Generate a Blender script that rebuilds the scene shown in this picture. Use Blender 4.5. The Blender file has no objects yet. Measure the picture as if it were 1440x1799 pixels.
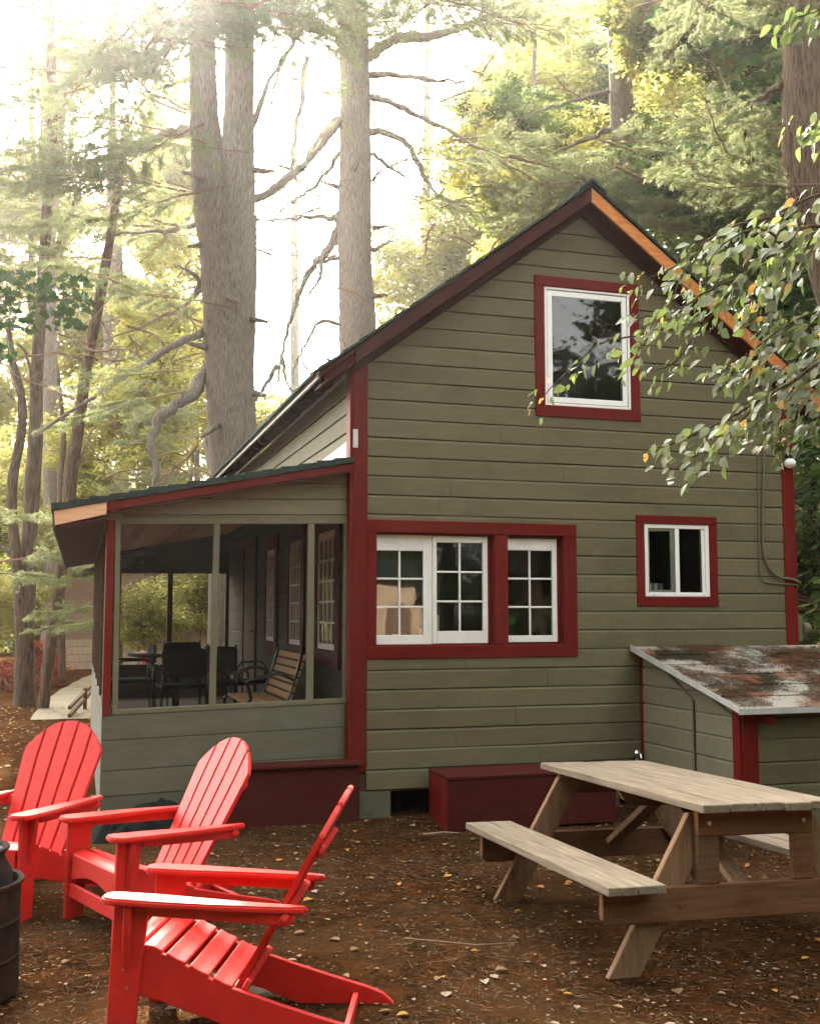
import bpy, bmesh, math, random
from mathutils import Vector, Matrix, noise
random.seed(7)
SC = bpy.context.scene
COL = SC.collection
R = math.radians
# ------------------------------------------------------------------ camera
F_PX, CX, CY, EYE = 1900.0, 720.0, 899.5, 1.6          # focal length and centre in photo pixels, eye height in metres
PITCH, YAW = 0.092107, 0.294134
FW = Vector((math.sin(YAW)*math.cos(PITCH), math.cos(YAW)*math.cos(PITCH), math.sin(PITCH)))
RT = Vector((math.cos(YAW), -math.sin(YAW), 0)); UP = RT.cross(FW)
cam = bpy.data.cameras.new('camera'); camo = bpy.data.objects.new('camera', cam); COL.objects.link(camo)
camo.location = (0, 0, EYE)
camo.rotation_euler = Matrix((RT, UP, -FW)).transposed().to_euler()
cam.sensor_fit = 'VERTICAL'; cam.sensor_height = 36.0; cam.sensor_width = 36.0
cam.lens = 36.0*F_PX/1799.0; cam.clip_end = 900; cam.clip_start = 0.05
SC.camera = camo
def P(px, py, d):
    """point seen at photo pixel (px, py), d metres in front of the camera"""
    return Vector((0, 0, EYE)) + (FW*F_PX + RT*(px-CX) + UP*(CY-py))*(d/F_PX)
# ------------------------------------------------------------------ light
SUN_EL, SUN_AZ = R(36), R(4)                              # azimuth from +Y towards +X
w = bpy.data.worlds.new('World'); SC.world = w; w.use_nodes = True
nt = w.node_tree; bg = nt.nodes['Background']
sky = nt.nodes.new('ShaderNodeTexSky'); sky.sky_type = 'NISHITA'; sky.sun_disc = False
sky.sun_elevation = SUN_EL; sky.sun_rotation = SUN_AZ
sky.air_density = 1.0; sky.dust_density = 4.0; sky.ozone_density = 0.6
hs = nt.nodes.new('ShaderNodeHueSaturation'); hs.inputs['Saturation'].default_value = 0.30
wm = nt.nodes.new('ShaderNodeMix'); wm.data_type = 'RGBA'; wm.blend_type = 'MULTIPLY'; wm.inputs['Factor'].default_value = 1.0; wm.inputs['B'].default_value = (1.0, .95, .85, 1)
nt.links.new(sky.outputs[0], hs.inputs['Color']); nt.links.new(hs.outputs[0], wm.inputs['A']); nt.links.new(wm.outputs['Result'], bg.inputs[0]); bg.inputs[1].default_value = 0.15
sl = bpy.data.lights.new('sun', 'SUN'); sl.energy = 3.0; sl.angle = R(0.6); sl.color = (1.0, 0.93, 0.82)
so = bpy.data.objects.new('sun', sl); COL.objects.link(so)
sd = Vector((math.sin(SUN_AZ)*math.cos(SUN_EL), math.cos(SUN_AZ)*math.cos(SUN_EL), math.sin(SUN_EL)))
so.rotation_euler = (-sd).to_track_quat('-Z', 'Y').to_euler(); so.location = (0, 0, 30)
SC.view_settings.view_transform = 'Standard'; SC.view_settings.look = 'None'
SC.view_settings.gamma = 1.0; SC.view_settings.use_curve_mapping = False
SC.view_settings.exposure = 3.68
SC.render.engine = 'CYCLES'
cy = SC.cycles
cy.max_bounces = 7; cy.diffuse_bounces = 3; cy.glossy_bounces = 3; cy.transmission_bounces = 4
cy.transparent_max_bounces = 8; cy.volume_bounces = 0; cy.use_denoising = True
cy.sample_clamp_indirect = 6.0
HAZE_DENSITY, HAZE_ANISO = 0.0006, 0.86
# ------------------------------------------------------------------ materials
def node(nt, t, **kw):
    n = nt.nodes.new(t)
    for k, v in kw.items(): setattr(n, k, v)
    return n
MATS = {}
def mat(name, c1, c2=None, scale=8.0, stretch=(1, 1, 1), rough=0.7, bump=0.0, bscale=None, blotch=None, bl_scale=1.5,
        bl_amt=0.5, trans=0.0, spec=0.10, var=0.08, metal=0.0, coat=0.0, bdist=0.01, contrast=(0.35, 0.65), tcol=None):
    """painted, woody, earthy or leafy surface: two noise-mixed colours, optional blotches, bump, per-object variation"""
    m = bpy.data.materials.new(name); m.use_nodes = True; nt = m.node_tree; L = nt.links
    bs = nt.nodes['Principled BSDF']; out = nt.nodes['Material Output']
    tc = node(nt, 'ShaderNodeTexCoord'); oi = node(nt, 'ShaderNodeObjectInfo')
    off = node(nt, 'ShaderNodeMath', operation='MULTIPLY'); L.new(oi.outputs['Random'], off.inputs[0]); off.inputs[1].default_value = 37.0
    add = node(nt, 'ShaderNodeVectorMath', operation='ADD'); L.new(tc.outputs['Object'], add.inputs[0]); L.new(off.outputs[0], add.inputs[1])
    mp = node(nt, 'ShaderNodeVectorMath', operation='MULTIPLY'); L.new(add.outputs[0], mp.inputs[0]); mp.inputs[1].default_value = stretch
    nz = node(nt, 'ShaderNodeTexNoise'); nz.inputs['Scale'].default_value = scale; nz.inputs['Detail'].default_value = 6; nz.inputs['Roughness'].default_value = 0.62
    L.new(mp.outputs[0], nz.inputs['Vector'])
    rp = node(nt, 'ShaderNodeMapRange'); L.new(nz.outputs['Fac'], rp.inputs['Value'])
    rp.inputs['From Min'].default_value, rp.inputs['From Max'].default_value = contrast
    mx = node(nt, 'ShaderNodeMix', data_type='RGBA'); L.new(rp.outputs[0], mx.inputs['Factor'])
    mx.inputs['A'].default_value = (*c1, 1); mx.inputs['B'].default_value = (*(c2 or c1), 1)
    col = mx.outputs['Result']
    if blotch:
        n2 = node(nt, 'ShaderNodeTexNoise'); n2.inputs['Scale'].default_value = bl_scale; n2.inputs['Detail'].default_value = 5; n2.inputs['Roughness'].default_value = 0.6
        L.new(add.outputs[0], n2.inputs['Vector'])
        r2 = node(nt, 'ShaderNodeMapRange'); L.new(n2.outputs['Fac'], r2.inputs['Value'])
        r2.inputs['From Min'].default_value = 0.5; r2.inputs['From Max'].default_value = 0.68; r2.inputs['To Max'].default_value = bl_amt
        m2 = node(nt, 'ShaderNodeMix', data_type='RGBA'); L.new(r2.outputs[0], m2.inputs['Factor']); L.new(col, m2.inputs['A']); m2.inputs['B'].default_value = (*blotch, 1)
        col = m2.outputs['Result']
    if var:
        hv = node(nt, 'ShaderNodeHueSaturation'); vr = node(nt, 'ShaderNodeMapRange'); L.new(oi.outputs['Random'], vr.inputs['Value'])
        vr.inputs['To Min'].default_value = 1-var; vr.inputs['To Max'].default_value = 1+var
        L.new(vr.outputs[0], hv.inputs['Value']); L.new(col, hv.inputs['Color']); col = hv.outputs['Color']
    L.new(col, bs.inputs['Base Color'])
    bs.inputs['Roughness'].default_value = rough; bs.inputs['Specular IOR Level'].default_value = spec; bs.inputs['Metallic'].default_value = metal
    bs.inputs['Coat Weight'].default_value = coat
    if bump:
        b = node(nt, 'ShaderNodeBump'); b.inputs['Strength'].default_value = bump; b.inputs['Distance'].default_value = bdist
        if bscale:
            n3 = node(nt, 'ShaderNodeTexNoise'); n3.inputs['Scale'].default_value = bscale; n3.inputs['Detail'].default_value = 5
            L.new(mp.outputs[0], n3.inputs['Vector']); L.new(n3.outputs['Fac'], b.inputs['Height'])
        else: L.new(nz.outputs['Fac'], b.inputs['Height'])
        L.new(b.outputs[0], bs.inputs['Normal'])
    if trans:
        tr = node(nt, 'ShaderNodeBsdfTranslucent')
        if tcol:
            tr.inputs['Color'].default_value = (*tcol, 1)
        else: L.new(col, tr.inputs['Color'])
        ms = node(nt, 'ShaderNodeMixShader'); ms.inputs[0].default_value = trans
        L.new(bs.outputs[0], ms.inputs[1]); L.new(tr.outputs[0], ms.inputs[2]); L.new(ms.outputs[0], out.inputs['Surface'])
    MATS[name] = m
    return m
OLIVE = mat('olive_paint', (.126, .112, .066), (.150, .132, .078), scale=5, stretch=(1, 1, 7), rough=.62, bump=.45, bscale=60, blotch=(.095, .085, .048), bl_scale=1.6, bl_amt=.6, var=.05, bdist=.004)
OLIVE_S = mat('olive_paint_pale', (.17, .155, .10), (.205, .185, .125), scale=5, stretch=(1, 3, 7), rough=.7, bump=.3, bscale=50, blotch=(.13, .12, .08), bl_amt=.5, var=.05, bdist=.004)  # paler mix of the olive, for shed side and porch gable boards
GREYGR = mat('grey_green_paint', (.105, .105, .072), (.125, .124, .086), scale=4, stretch=(1, 1, 6), rough=.7, bump=.3, bscale=45, blotch=(.16, .16, .13), bl_scale=2.4, bl_amt=.25, bdist=.004)
REDTRIM = mat('dark_red_paint', (.118, .009, .007), (.145, .013, .009), scale=5, stretch=(1, 1, 1), rough=.55, bump=.2, bscale=40, blotch=(.12, .02, .016), bl_scale=2.2, bl_amt=.5, var=.06, bdist=.004)
REDBOX = mat('oxblood_paint', (.055, .009, .007), (.075, .013, .010), scale=5, stretch=(1, 1, 4), rough=.6, bump=.3, bscale=40, blotch=(.05, .018, .013), bl_scale=2.5, bl_amt=.6, bdist=.004)
BARGER = mat('dark_brown_red_paint', (.042, .009, .008), (.060, .012, .010), scale=5, rough=.6, bump=.2, bscale=40, blotch=(.04, .012, .01), bl_amt=.5, bdist=.004)
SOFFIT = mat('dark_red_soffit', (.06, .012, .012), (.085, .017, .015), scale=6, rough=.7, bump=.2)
PEEL = mat('weathered_grey_board', (.06, .06, .05), (.14, .135, .11), scale=7, stretch=(2, 2, .35), rough=.85, bump=.6, contrast=(.38, .7))
WHITE = mat('white_paint', (.78, .77, .75), (.68, .67, .65), scale=6, rough=.4, bump=.08, bscale=60, var=.02)
VINYL = mat('white_vinyl', (.80, .79, .78), None, rough=.28, var=.0, spec=.3)
SHINGLE = mat('dark_green_shingle', (.022, .032, .028), (.05, .062, .055), scale=60, rough=.95, bump=.6, var=.15)
CEDAR = mat('bare_cedar', (.50, .20, .07), (.62, .27, .10), scale=4, stretch=(1, 10, 10), rough=.6, bump=.15, blotch=(.34, .11, .035), bl_scale=2, bl_amt=.4)
PALEWOOD = mat('pale_fresh_pine', (.62, .36, .21), (.72, .45, .28), scale=4, stretch=(1, 10, 10), rough=.6, bump=.15)
CEIL = mat('stained_ceiling_board', (.66, .32, .10), (.85, .52, .22), scale=3, stretch=(10, .8, 10), rough=.55, bump=.2, var=.2)
DARKWOOD = mat('dark_brown_board', (.07, .04, .022), (.12, .065, .035), scale=4, stretch=(1, 1, 8), rough=.7, bump=.2)
METALW = mat('pale_metal_edge', (.62, .62, .60), (.5, .5, .48), scale=9, rough=.45, metal=.3)
FLASH = mat('white_metal_flashing', (.82, .82, .84), None, rough=.4)
ROOM = mat('room_wall', (.035, .03, .025), None, rough=.9)
CHAIRRED = mat('bright_red_paint', (.47, .012, .008), (.56, .020, .013), scale=14, rough=.5, bump=.15, bscale=90, blotch=(.42, .018, .012), bl_scale=7, bl_amt=.6, var=.03, spec=.35, bdist=.002)
TABLEW = mat('weathered_picnic_wood', (.105, .083, .060), (.27, .213, .155), scale=6, stretch=(10, .5, 10), rough=.85, bump=.8, blotch=(.16, .13, .09), bl_scale=4, bl_amt=.65, var=.1, bdist=.004, contrast=(.3, .7))
TABLEB = mat('weathered_shaded_beam_wood', (.10, .044, .022), (.18, .088, .045), scale=5, stretch=(.8, 9, 9), rough=.85, bump=.6, blotch=(.14, .09, .055), bl_scale=3, bl_amt=.6, var=.1, bdist=.004, contrast=(.3, .7))  # weathered red-brown wood, with the shade below the top darkened into its colour
TABLEL = mat('weathered_shaded_leg_wood', (.13, .07, .04), (.23, .135, .078), scale=6, stretch=(6, 6, 1), rough=.85, bump=.6, blotch=(.14, .09, .055), bl_scale=4, bl_amt=.5, var=.12, bdist=.004, contrast=(.3, .7))  # weathered legs whose colour also carries the shade of the side faces
RUST = mat('rusty_dark_steel', (.012, .010, .009), (.028, .018, .012), scale=9, rough=1, spec=.05, bump=.3, blotch=(.03, .016, .01), bl_scale=7)
BLACKPL = mat('black_plastic', (.008, .008, .008), None, rough=.55, bump=.3, bscale=12, spec=.2)
BLACKMT = mat('black_metal', (.012, .012, .012), None, rough=.25, spec=.6)
TARP = mat('black_tarpaulin', (.009, .011, .010), (.016, .018, .016), scale=6, rough=1.0, spec=.02, bump=.5, bscale=14)
CANVAS = mat('red_cloth', (.55, .05, .05), None, rough=.7)
STEEL = mat('stainless_steel', (.6, .6, .6), None, rough=.2, metal=1.0)
PAPER = mat('white_paper', (.8, .8, .78), None, rough=.9)
CABLE = mat('painted_cable', (.12, .115, .075), None, rough=.6)
BARK = mat('pine_bark', (.14, .115, .092), (.27, .225, .18), scale=24, stretch=(2.4, 2.4, .3), rough=.95, bump=1.0, bdist=.05, var=.08, contrast=(.36, .62))
BARKD = mat('dark_bark', (.05, .036, .026), (.15, .10, .065), scale=14, stretch=(2.4, 2.4, .3), rough=.95, bump=1.0, bdist=.04, var=.12, contrast=(.36, .62))
TWIG = mat('twig_bark', (.16, .10, .065), (.24, .16, .11), scale=20, rough=.9, var=.15)
NEEDLE = mat('pine_needles', (.075, .098, .046), (.115, .138, .066), scale=2.0, rough=.5, trans=.45, tcol=(.30, .33, .15), var=.3, spec=.12)
LEAFY = mat('sunlit_leaves', (.075, .10, .024), (.12, .14, .036), scale=1.2, rough=.5, trans=.5, tcol=(.56, .52, .14), var=.3)  # sun glow put into the leaf colour: brighter and yellower than the green leaves
LEAFG = mat('green_leaves', (.05, .085, .022), (.09, .13, .035), scale=1.2, rough=.5, trans=.45, tcol=(.20, .26, .08), var=.3)
MAPLED = mat('dark_maple_leaves', (.028, .044, .014), (.042, .060, .018), scale=1.5, rough=.5, trans=.15, tcol=(.06, .12, .03), var=.3)
LEAFD = mat('dark_green_leaves', (.035, .06, .02), (.06, .09, .03), scale=1.2, rough=.45, trans=.35, tcol=(.12, .22, .05), var=.2)
MAPLER = mat('red_maple_leaves', (.16, .03, .02), (.26, .06, .03), scale=1.5, rough=.5, trans=.4, tcol=(.38, .09, .05), var=.2)
CHERRYG = mat('cherry_leaf_green', (.10, .125, .055), (.16, .185, .095), scale=20, rough=.55, trans=.35, tcol=(.20, .27, .07), var=.4, spec=.35, blotch=(.16, .12, .05), bl_scale=60, bl_amt=.5)
CHERRYP = mat('cherry_leaf_pale', (.24, .27, .19), (.33, .35, .27), scale=20, rough=.6, trans=.25, tcol=(.22, .27, .1), var=.3, spec=.3, blotch=(.2, .16, .09), bl_scale=60, bl_amt=.4)
CHERRYY = mat('cherry_leaf_yellow', (.42, .24, .05), (.46, .21, .08), scale=20, rough=.5, trans=.4, tcol=(.8, .5, .1), var=.2, blotch=(.45, .16, .05), bl_scale=50, bl_amt=.6)
FALLT = mat('fallen_leaf_tan', (.28, .18, .10), (.19, .11, .055), scale=9, rough=.7, var=.1, trans=.15)
FALLP = mat('fallen_leaf_pale', (.33, .25, .18), (.25, .18, .12), scale=9, rough=.7, trans=.15)
FALLY = mat('fallen_leaf_yellow', (.50, .28, .06), (.40, .16, .04), scale=9, rough=.7, trans=.15)
LITTER = mat('needle_litter', (.20, .085, .035), (.12, .055, .026), scale=3, rough=.8)
FENCEW = mat('fence_wood', (.26, .19, .13), (.36, .27, .19), scale=4, stretch=(4, 4, .6), rough=.9)
PATHM = mat('pale_paving', (.22, .19, .13), (.17, .14, .10), scale=3, rough=.9, bump=.2)
BROWNH = mat('brown_clapboard', (.22, .14, .10), (.26, .17, .12), scale=2, stretch=(1, 1, 8), rough=.8)
TANH = mat('tan_clapboard', (.62, .44, .29), (.68, .50, .34), scale=2, stretch=(1, 1, 8), rough=.8)
GREYROOF = mat('pale_grey_roof', (.50, .48, .46), (.42, .40, .38), scale=14, rough=.9)
OLIVEP = mat('olive_post_paint', (.14, .132, .082), (.165, .155, .10), scale=5, stretch=(1, 1, 1), rough=.65, bump=.2, bscale=50, var=.05, bdist=.004)
STONE = mat('pale_stone', (.42, .36, .27), (.25, .2, .14), scale=12, rough=.9, bump=.5)
PORCHIN = mat('shaded_porch_siding', (.045, .043, .03), (.058, .055, .038), scale=5, stretch=(1, 3, 7), rough=.75, bump=.3, bscale=50, bdist=.004)  # the olive siding again, with the porch shade put into its colour
BLACKCH = mat('black_chair_vinyl', (.006, .006, .007), None, rough=.7, spec=.1)
PFLOOR = mat('dark_porch_floor', (.03, .022, .016), (.05, .035, .025), scale=5, rough=.9, spec=.1)
BENCHW = mat('honey_slat_wood', (.42, .24, .11), (.5, .3, .14), scale=5, stretch=(8, 1, 8), rough=.6)
def glass_mat():
    m = bpy.data.materials.new('window_glass'); m.use_nodes = True; nt = m.node_tree; nt.nodes.remove(nt.nodes['Principled BSDF'])
    tr = node(nt, 'ShaderNodeBsdfTransparent'); tr.inputs[0].default_value = (.80, .84, .80, 1)
    gl = node(nt, 'ShaderNodeBsdfGlossy'); gl.inputs['Roughness'].default_value = .02; gl.inputs['Color'].default_value = (1, 1, 1, 1)
    tc = node(nt, 'ShaderNodeTexCoord'); nz = node(nt, 'ShaderNodeTexNoise'); nz.inputs['Scale'].default_value = 2.2
    nt.links.new(tc.outputs['Object'], nz.inputs['Vector'])
    b = node(nt, 'ShaderNodeBump'); b.inputs['Strength'].default_value = .03; b.inputs['Distance'].default_value = .05
    nt.links.new(nz.outputs['Fac'], b.inputs['Height']); nt.links.new(b.outputs[0], gl.inputs['Normal'])
    fr = node(nt, 'ShaderNodeFresnel'); fr.inputs['IOR'].default_value = 1.5
    ms = node(nt, 'ShaderNodeMixShader')
    nt.links.new(fr.outputs[0], ms.inputs[0]); nt.links.new(tr.outputs[0], ms.inputs[1]); nt.links.new(gl.outputs[0], ms.inputs[2])
    nt.links.new(ms.outputs[0], nt.nodes['Material Output'].inputs['Surface'])
    return m
GLASS = glass_mat()
def screen_mat():
    m = bpy.data.materials.new('insect_screen'); m.use_nodes = True; nt = m.node_tree; nt.nodes.remove(nt.nodes['Principled BSDF'])
    tr = node(nt, 'ShaderNodeBsdfTransparent'); df = node(nt, 'ShaderNodeBsdfDiffuse'); df.inputs[0].default_value = (.015, .015, .014, 1)
    ms = node(nt, 'ShaderNodeMixShader'); ms.inputs[0].default_value = .22
    nt.links.new(tr.outputs[0], ms.inputs[1]); nt.links.new(df.outputs[0], ms.inputs[2])
    nt.links.new(ms.outputs[0], nt.nodes['Material Output'].inputs['Surface'])
    return m
SCREEN = screen_mat()
SIDESCREEN = mat('grey_side_screen', (.09, .09, .08), (.2, .2, .18), scale=6, stretch=(1, 3, .4), rough=.9)
def see_through(m, f):
    nt = m.node_tree; bs = nt.nodes['Principled BSDF']; tr = node(nt, 'ShaderNodeBsdfTransparent'); ms = node(nt, 'ShaderNodeMixShader'); ms.inputs[0].default_value = f
    nt.links.new(tr.outputs[0], ms.inputs[1]); nt.links.new(bs.outputs[0], ms.inputs[2]); nt.links.new(ms.outputs[0], nt.nodes['Material Output'].inputs['Surface'])
see_through(SIDESCREEN, .45)
def ground_mat():
    m = bpy.data.materials.new('forest_soil'); m.use_nodes = True; nt = m.node_tree; L = nt.links
    bs = nt.nodes['Principled BSDF']; tc = node(nt, 'ShaderNodeTexCoord')
    def nz(s, d=6, r=.6):
        n = node(nt, 'ShaderNodeTexNoise'); n.inputs['Scale'].default_value = s; n.inputs['Detail'].default_value = d; n.inputs['Roughness'].default_value = r
        L.new(tc.outputs['Object'], n.inputs['Vector']); return n
    def ramp(n, a, b, lo=0., hi=1.):
        r = node(nt, 'ShaderNodeMapRange'); L.new(n.outputs['Fac'], r.inputs['Value']); r.inputs['From Min'].default_value = a; r.inputs['From Max'].default_value = b
        r.inputs['To Min'].default_value = lo; r.inputs['To Max'].default_value = hi; return r.outputs[0]
    def mix(f, a, b):
        x = node(nt, 'ShaderNodeMix', data_type='RGBA'); L.new(f, x.inputs['Factor'])
        for k, v in (('A', a), ('B', b)):
            if isinstance(v, tuple): x.inputs[k].default_value = (*v, 1)
            else: L.new(v, x.inputs[k])
        return x.outputs['Result']
    fine, mid, big, vf = nz(38, 8, .7), nz(6, 6, .65), nz(.8, 4), nz(160, 4, .7)
    c = mix(ramp(fine, .35, .65), (.022, .010, .004), (.098, .048, .020))
    c = mix(ramp(mid, .45, .68, 0, .75), c, (.14, .050, .016))
    c = mix(ramp(big, .48, .62, 0, .6), c, (.12, .065, .030))
    c = mix(ramp(vf, .60, .72, 0, .8), c, (.15, .09, .05))
    L.new(c, bs.inputs['Base Color']); bs.inputs['Roughness'].default_value = .95; bs.inputs['Specular IOR Level'].default_value = 0.0
    b = node(nt, 'ShaderNodeBump'); b.inputs['Strength'].default_value = 1.0; b.inputs['Distance'].default_value = .035
    ad = node(nt, 'ShaderNodeMath', operation='ADD'); L.new(fine.outputs['Fac'], ad.inputs[0]); L.new(vf.outputs['Fac'], ad.inputs[1])
    L.new(ad.outputs[0], b.inputs['Height']); L.new(b.outputs[0], bs.inputs['Normal'])
    return m
SOIL = ground_mat()
def shedroof_mat():
    m = mat('grey_shingle_debris', (.24, .22, .18), (.34, .32, .27), scale=120, rough=.95, bump=.4, var=.06)
    nt = m.node_tree; L = nt.links; bs = nt.nodes['Principled BSDF']
    base = bs.inputs['Base Color'].links[0].from_socket
    geo = node(nt, 'ShaderNodeNewGeometry')
    def nz(s, d, r, st=(1, 1, 1), offs=0):
        mp = node(nt, 'ShaderNodeVectorMath', operation='MULTIPLY'); L.new(geo.outputs['Position'], mp.inputs[0]); mp.inputs[1].default_value = st
        n = node(nt, 'ShaderNodeTexNoise'); n.inputs['Scale'].default_value = s; n.inputs['Detail'].default_value = d; n.inputs['Roughness'].default_value = r
        L.new(mp.outputs[0], n.inputs['Vector']); return n
    big, fine, hue = nz(2.1, 3, .5, (1, 1.3, 1)), nz(55, 3, .9), nz(2.6, 3, .5)
    ad = node(nt, 'ShaderNodeMath', operation='MULTIPLY_ADD'); L.new(fine.outputs['Fac'], ad.inputs[0]); ad.inputs[1].default_value = .8; L.new(big.outputs['Fac'], ad.inputs[2])
    r = node(nt, 'ShaderNodeMapRange'); L.new(ad.outputs[0], r.inputs['Value']); r.inputs['From Min'].default_value = .84; r.inputs['From Max'].default_value = .93
    h = node(nt, 'ShaderNodeMapRange'); L.new(hue.outputs['Fac'], h.inputs['Value']); h.inputs['From Min'].default_value = .47; h.inputs['From Max'].default_value = .54
    c = node(nt, 'ShaderNodeMix', data_type='RGBA'); L.new(h.outputs[0], c.inputs['Factor']); c.inputs['A'].default_value = (.028, .022, .012, 1); c.inputs['B'].default_value = (.125, .052, .028, 1)
    x = node(nt, 'ShaderNodeMix', data_type='RGBA'); L.new(r.outputs[0], x.inputs['Factor']); L.new(base, x.inputs['A']); L.new(c.outputs['Result'], x.inputs['B'])
    L.new(x.outputs['Result'], bs.inputs['Base Color'])
    return m
SHEDROOF = shedroof_mat()
# ------------------------------------------------------------------ builders
def tag(o, label=None, cat=None, group=None, kind=None):
    for k, v in (('label', label), ('category', cat), ('group', group), ('kind', kind)):
        if v: o[k] = v
    return o
def thing(name, label, cat, loc=(0, 0, 0), rz=0.0, group=None):
    o = bpy.data.objects.new(name, None); COL.objects.link(o); o.empty_display_size = .2
    o.location = loc; o.rotation_euler = (0, 0, rz)
    return tag(o, label, cat, group)
def link(name, me, parent=None, loc=None, rot=None, scale=None):
    o = bpy.data.objects.new(name, me); COL.objects.link(o)
    if parent: o.parent = parent
    if loc is not None: o.location = loc
    if rot is not None: o.rotation_euler = rot
    if scale is not None: o.scale = (scale,)*3 if isinstance(scale, (int, float)) else scale
    return o
def copy_tree(o, parent=None):
    c = o.copy(); COL.objects.link(c)
    if parent: c.parent = parent; c.matrix_parent_inverse = o.matrix_parent_inverse.copy()
    for ch in [x for x in bpy.data.objects if x.parent == o]: copy_tree(ch, c)
    return c
class MB:
    """collects shapes into ONE mesh"""
    def __init__(s, M=None): s.v = []; s.f = []; s.m = []; s.M = M; s.cur = 0
    def add(s, vs, fs):
        b = len(s.v)
        s.v += [Vector(q) for q in vs]; s.f += [tuple(b+i for i in f) for f in fs]; s.m += [s.cur]*len(fs)
    def box(s, x0, x1, y0, y1, z0, z1):
        s.add([(x0, y0, z0), (x1, y0, z0), (x1, y1, z0), (x0, y1, z0), (x0, y0, z1), (x1, y0, z1), (x1, y1, z1), (x0, y1, z1)],
              [(0, 3, 2, 1), (4, 5, 6, 7), (0, 1, 5, 4), (1, 2, 6, 5), (2, 3, 7, 6), (3, 0, 4, 7)])
    def prism(s, poly, a, b, axis='y'):
        """poly: 2D outline; extruded from a to b along axis. x:(y,z) y:(x,z) z:(x,y)"""
        n = len(poly)
        def pt(q, t): return (t, q[0], q[1]) if axis == 'x' else ((q[0], t, q[1]) if axis == 'y' else (q[0], q[1], t))
        s.add([pt(q, a) for q in poly]+[pt(q, b) for q in poly],
              [tuple(range(n))[::-1], tuple(range(n, 2*n))]+[(i, (i+1) % n, n+(i+1) % n, n+i) for i in range(n)])
    def beam(s, p, q, w, h, up=(0, 0, 1)):
        p, q = Vector(p), Vector(q); d = (q-p).normalized(); u = Vector(up); sd = d.cross(u).normalized(); u = sd.cross(d)
        vs = [e+sd*(a*w/2)+u*(b*h/2) for e in (p, q) for a, b in ((-1, -1), (1, -1), (1, 1), (-1, 1))]
        s.add(vs, [(0, 1, 2, 3)[::-1], (4, 5, 6, 7), (0, 1, 5, 4), (1, 2, 6, 5), (2, 3, 7, 6), (3, 0, 4, 7)])
    def tube(s, pts, rad, n=8, cap=True, wob=0.0, seed=0):
        pts = [Vector(q) for q in pts]; rings = []
        if not isinstance(rad, (list, tuple)): rad = [rad]*len(pts)
        ref = Vector((.31, .94, .12))
        for i, p in enumerate(pts):
            d = (pts[min(i+1, len(pts)-1)]-pts[max(i-1, 0)]).normalized()
            a = d.cross(ref).normalized(); b = d.cross(a)
            ring = []
            for k in range(n):
                t = 2*math.pi*k/n; r = rad[i]
                if wob: r *= 1+wob*noise.noise(Vector((math.cos(t)*1.5+seed, math.sin(t)*1.5, i*.35+seed)))
                ring.append(p+(a*math.cos(t)+b*math.sin(t))*r)
            rings.append(ring)
        fs = [(i*n+k, i*n+(k+1) % n, (i+1)*n+(k+1) % n, (i+1)*n+k) for i in range(len(pts)-1) for k in range(n)]
        if cap: fs += [tuple(range(n))[::-1], tuple(range((len(pts)-1)*n, len(pts)*n))]
        s.add([v for r in rings for v in r], fs)
    def lathe(s, prof, n=24, c=(0, 0, 0)):
        vs = [(c[0]+r*math.cos(2*math.pi*k/n), c[1]+r*math.sin(2*math.pi*k/n), c[2]+z) for r, z in prof for k in range(n)]
        s.add(vs, [(i*n+k, i*n+(k+1) % n, (i+1)*n+(k+1) % n, (i+1)*n+k) for i in range(len(prof)-1) for k in range(n)])
    def mesh(s, name, mats, bevel=0.0, smooth=False, seg=1, fix=True):
        me = bpy.data.meshes.new(name)
        if s.M: s.v = [s.M @ q for q in s.v]
        me.from_pydata([tuple(q) for q in s.v], [], s.f)
        for m in (mats if isinstance(mats, (list, tuple)) else [mats]): me.materials.append(m)
        me.polygons.foreach_set('material_index', s.m)
        if bevel or fix:
            bm = bmesh.new(); bm.from_mesh(me)
            bmesh.ops.recalc_face_normals(bm, faces=bm.faces)
            if bevel: bmesh.ops.bevel(bm, geom=bm.edges[:], offset=bevel, segments=seg, affect='EDGES', clamp_overlap=True)
            bm.to_mesh(me); bm.free()
        if smooth: me.polygons.foreach_set('use_smooth', [True]*len(me.polygons))
        me.update(); return me
    def build(s, name, mats, parent=None, bevel=0.0, smooth=False, seg=1, label=None, fix=True):
        o = link(name, s.mesh(name, mats, bevel, smooth, seg, fix), parent)
        if label: o['label'] = label
        return o
def bx(name, m, parent, x0, x1, y0, y1, z0, z1, bevel=.004, label=None, M=None):
    b = MB(M); b.box(x0, x1, y0, y1, z0, z1); return b.build(name, m, parent, bevel, label=label)
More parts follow.
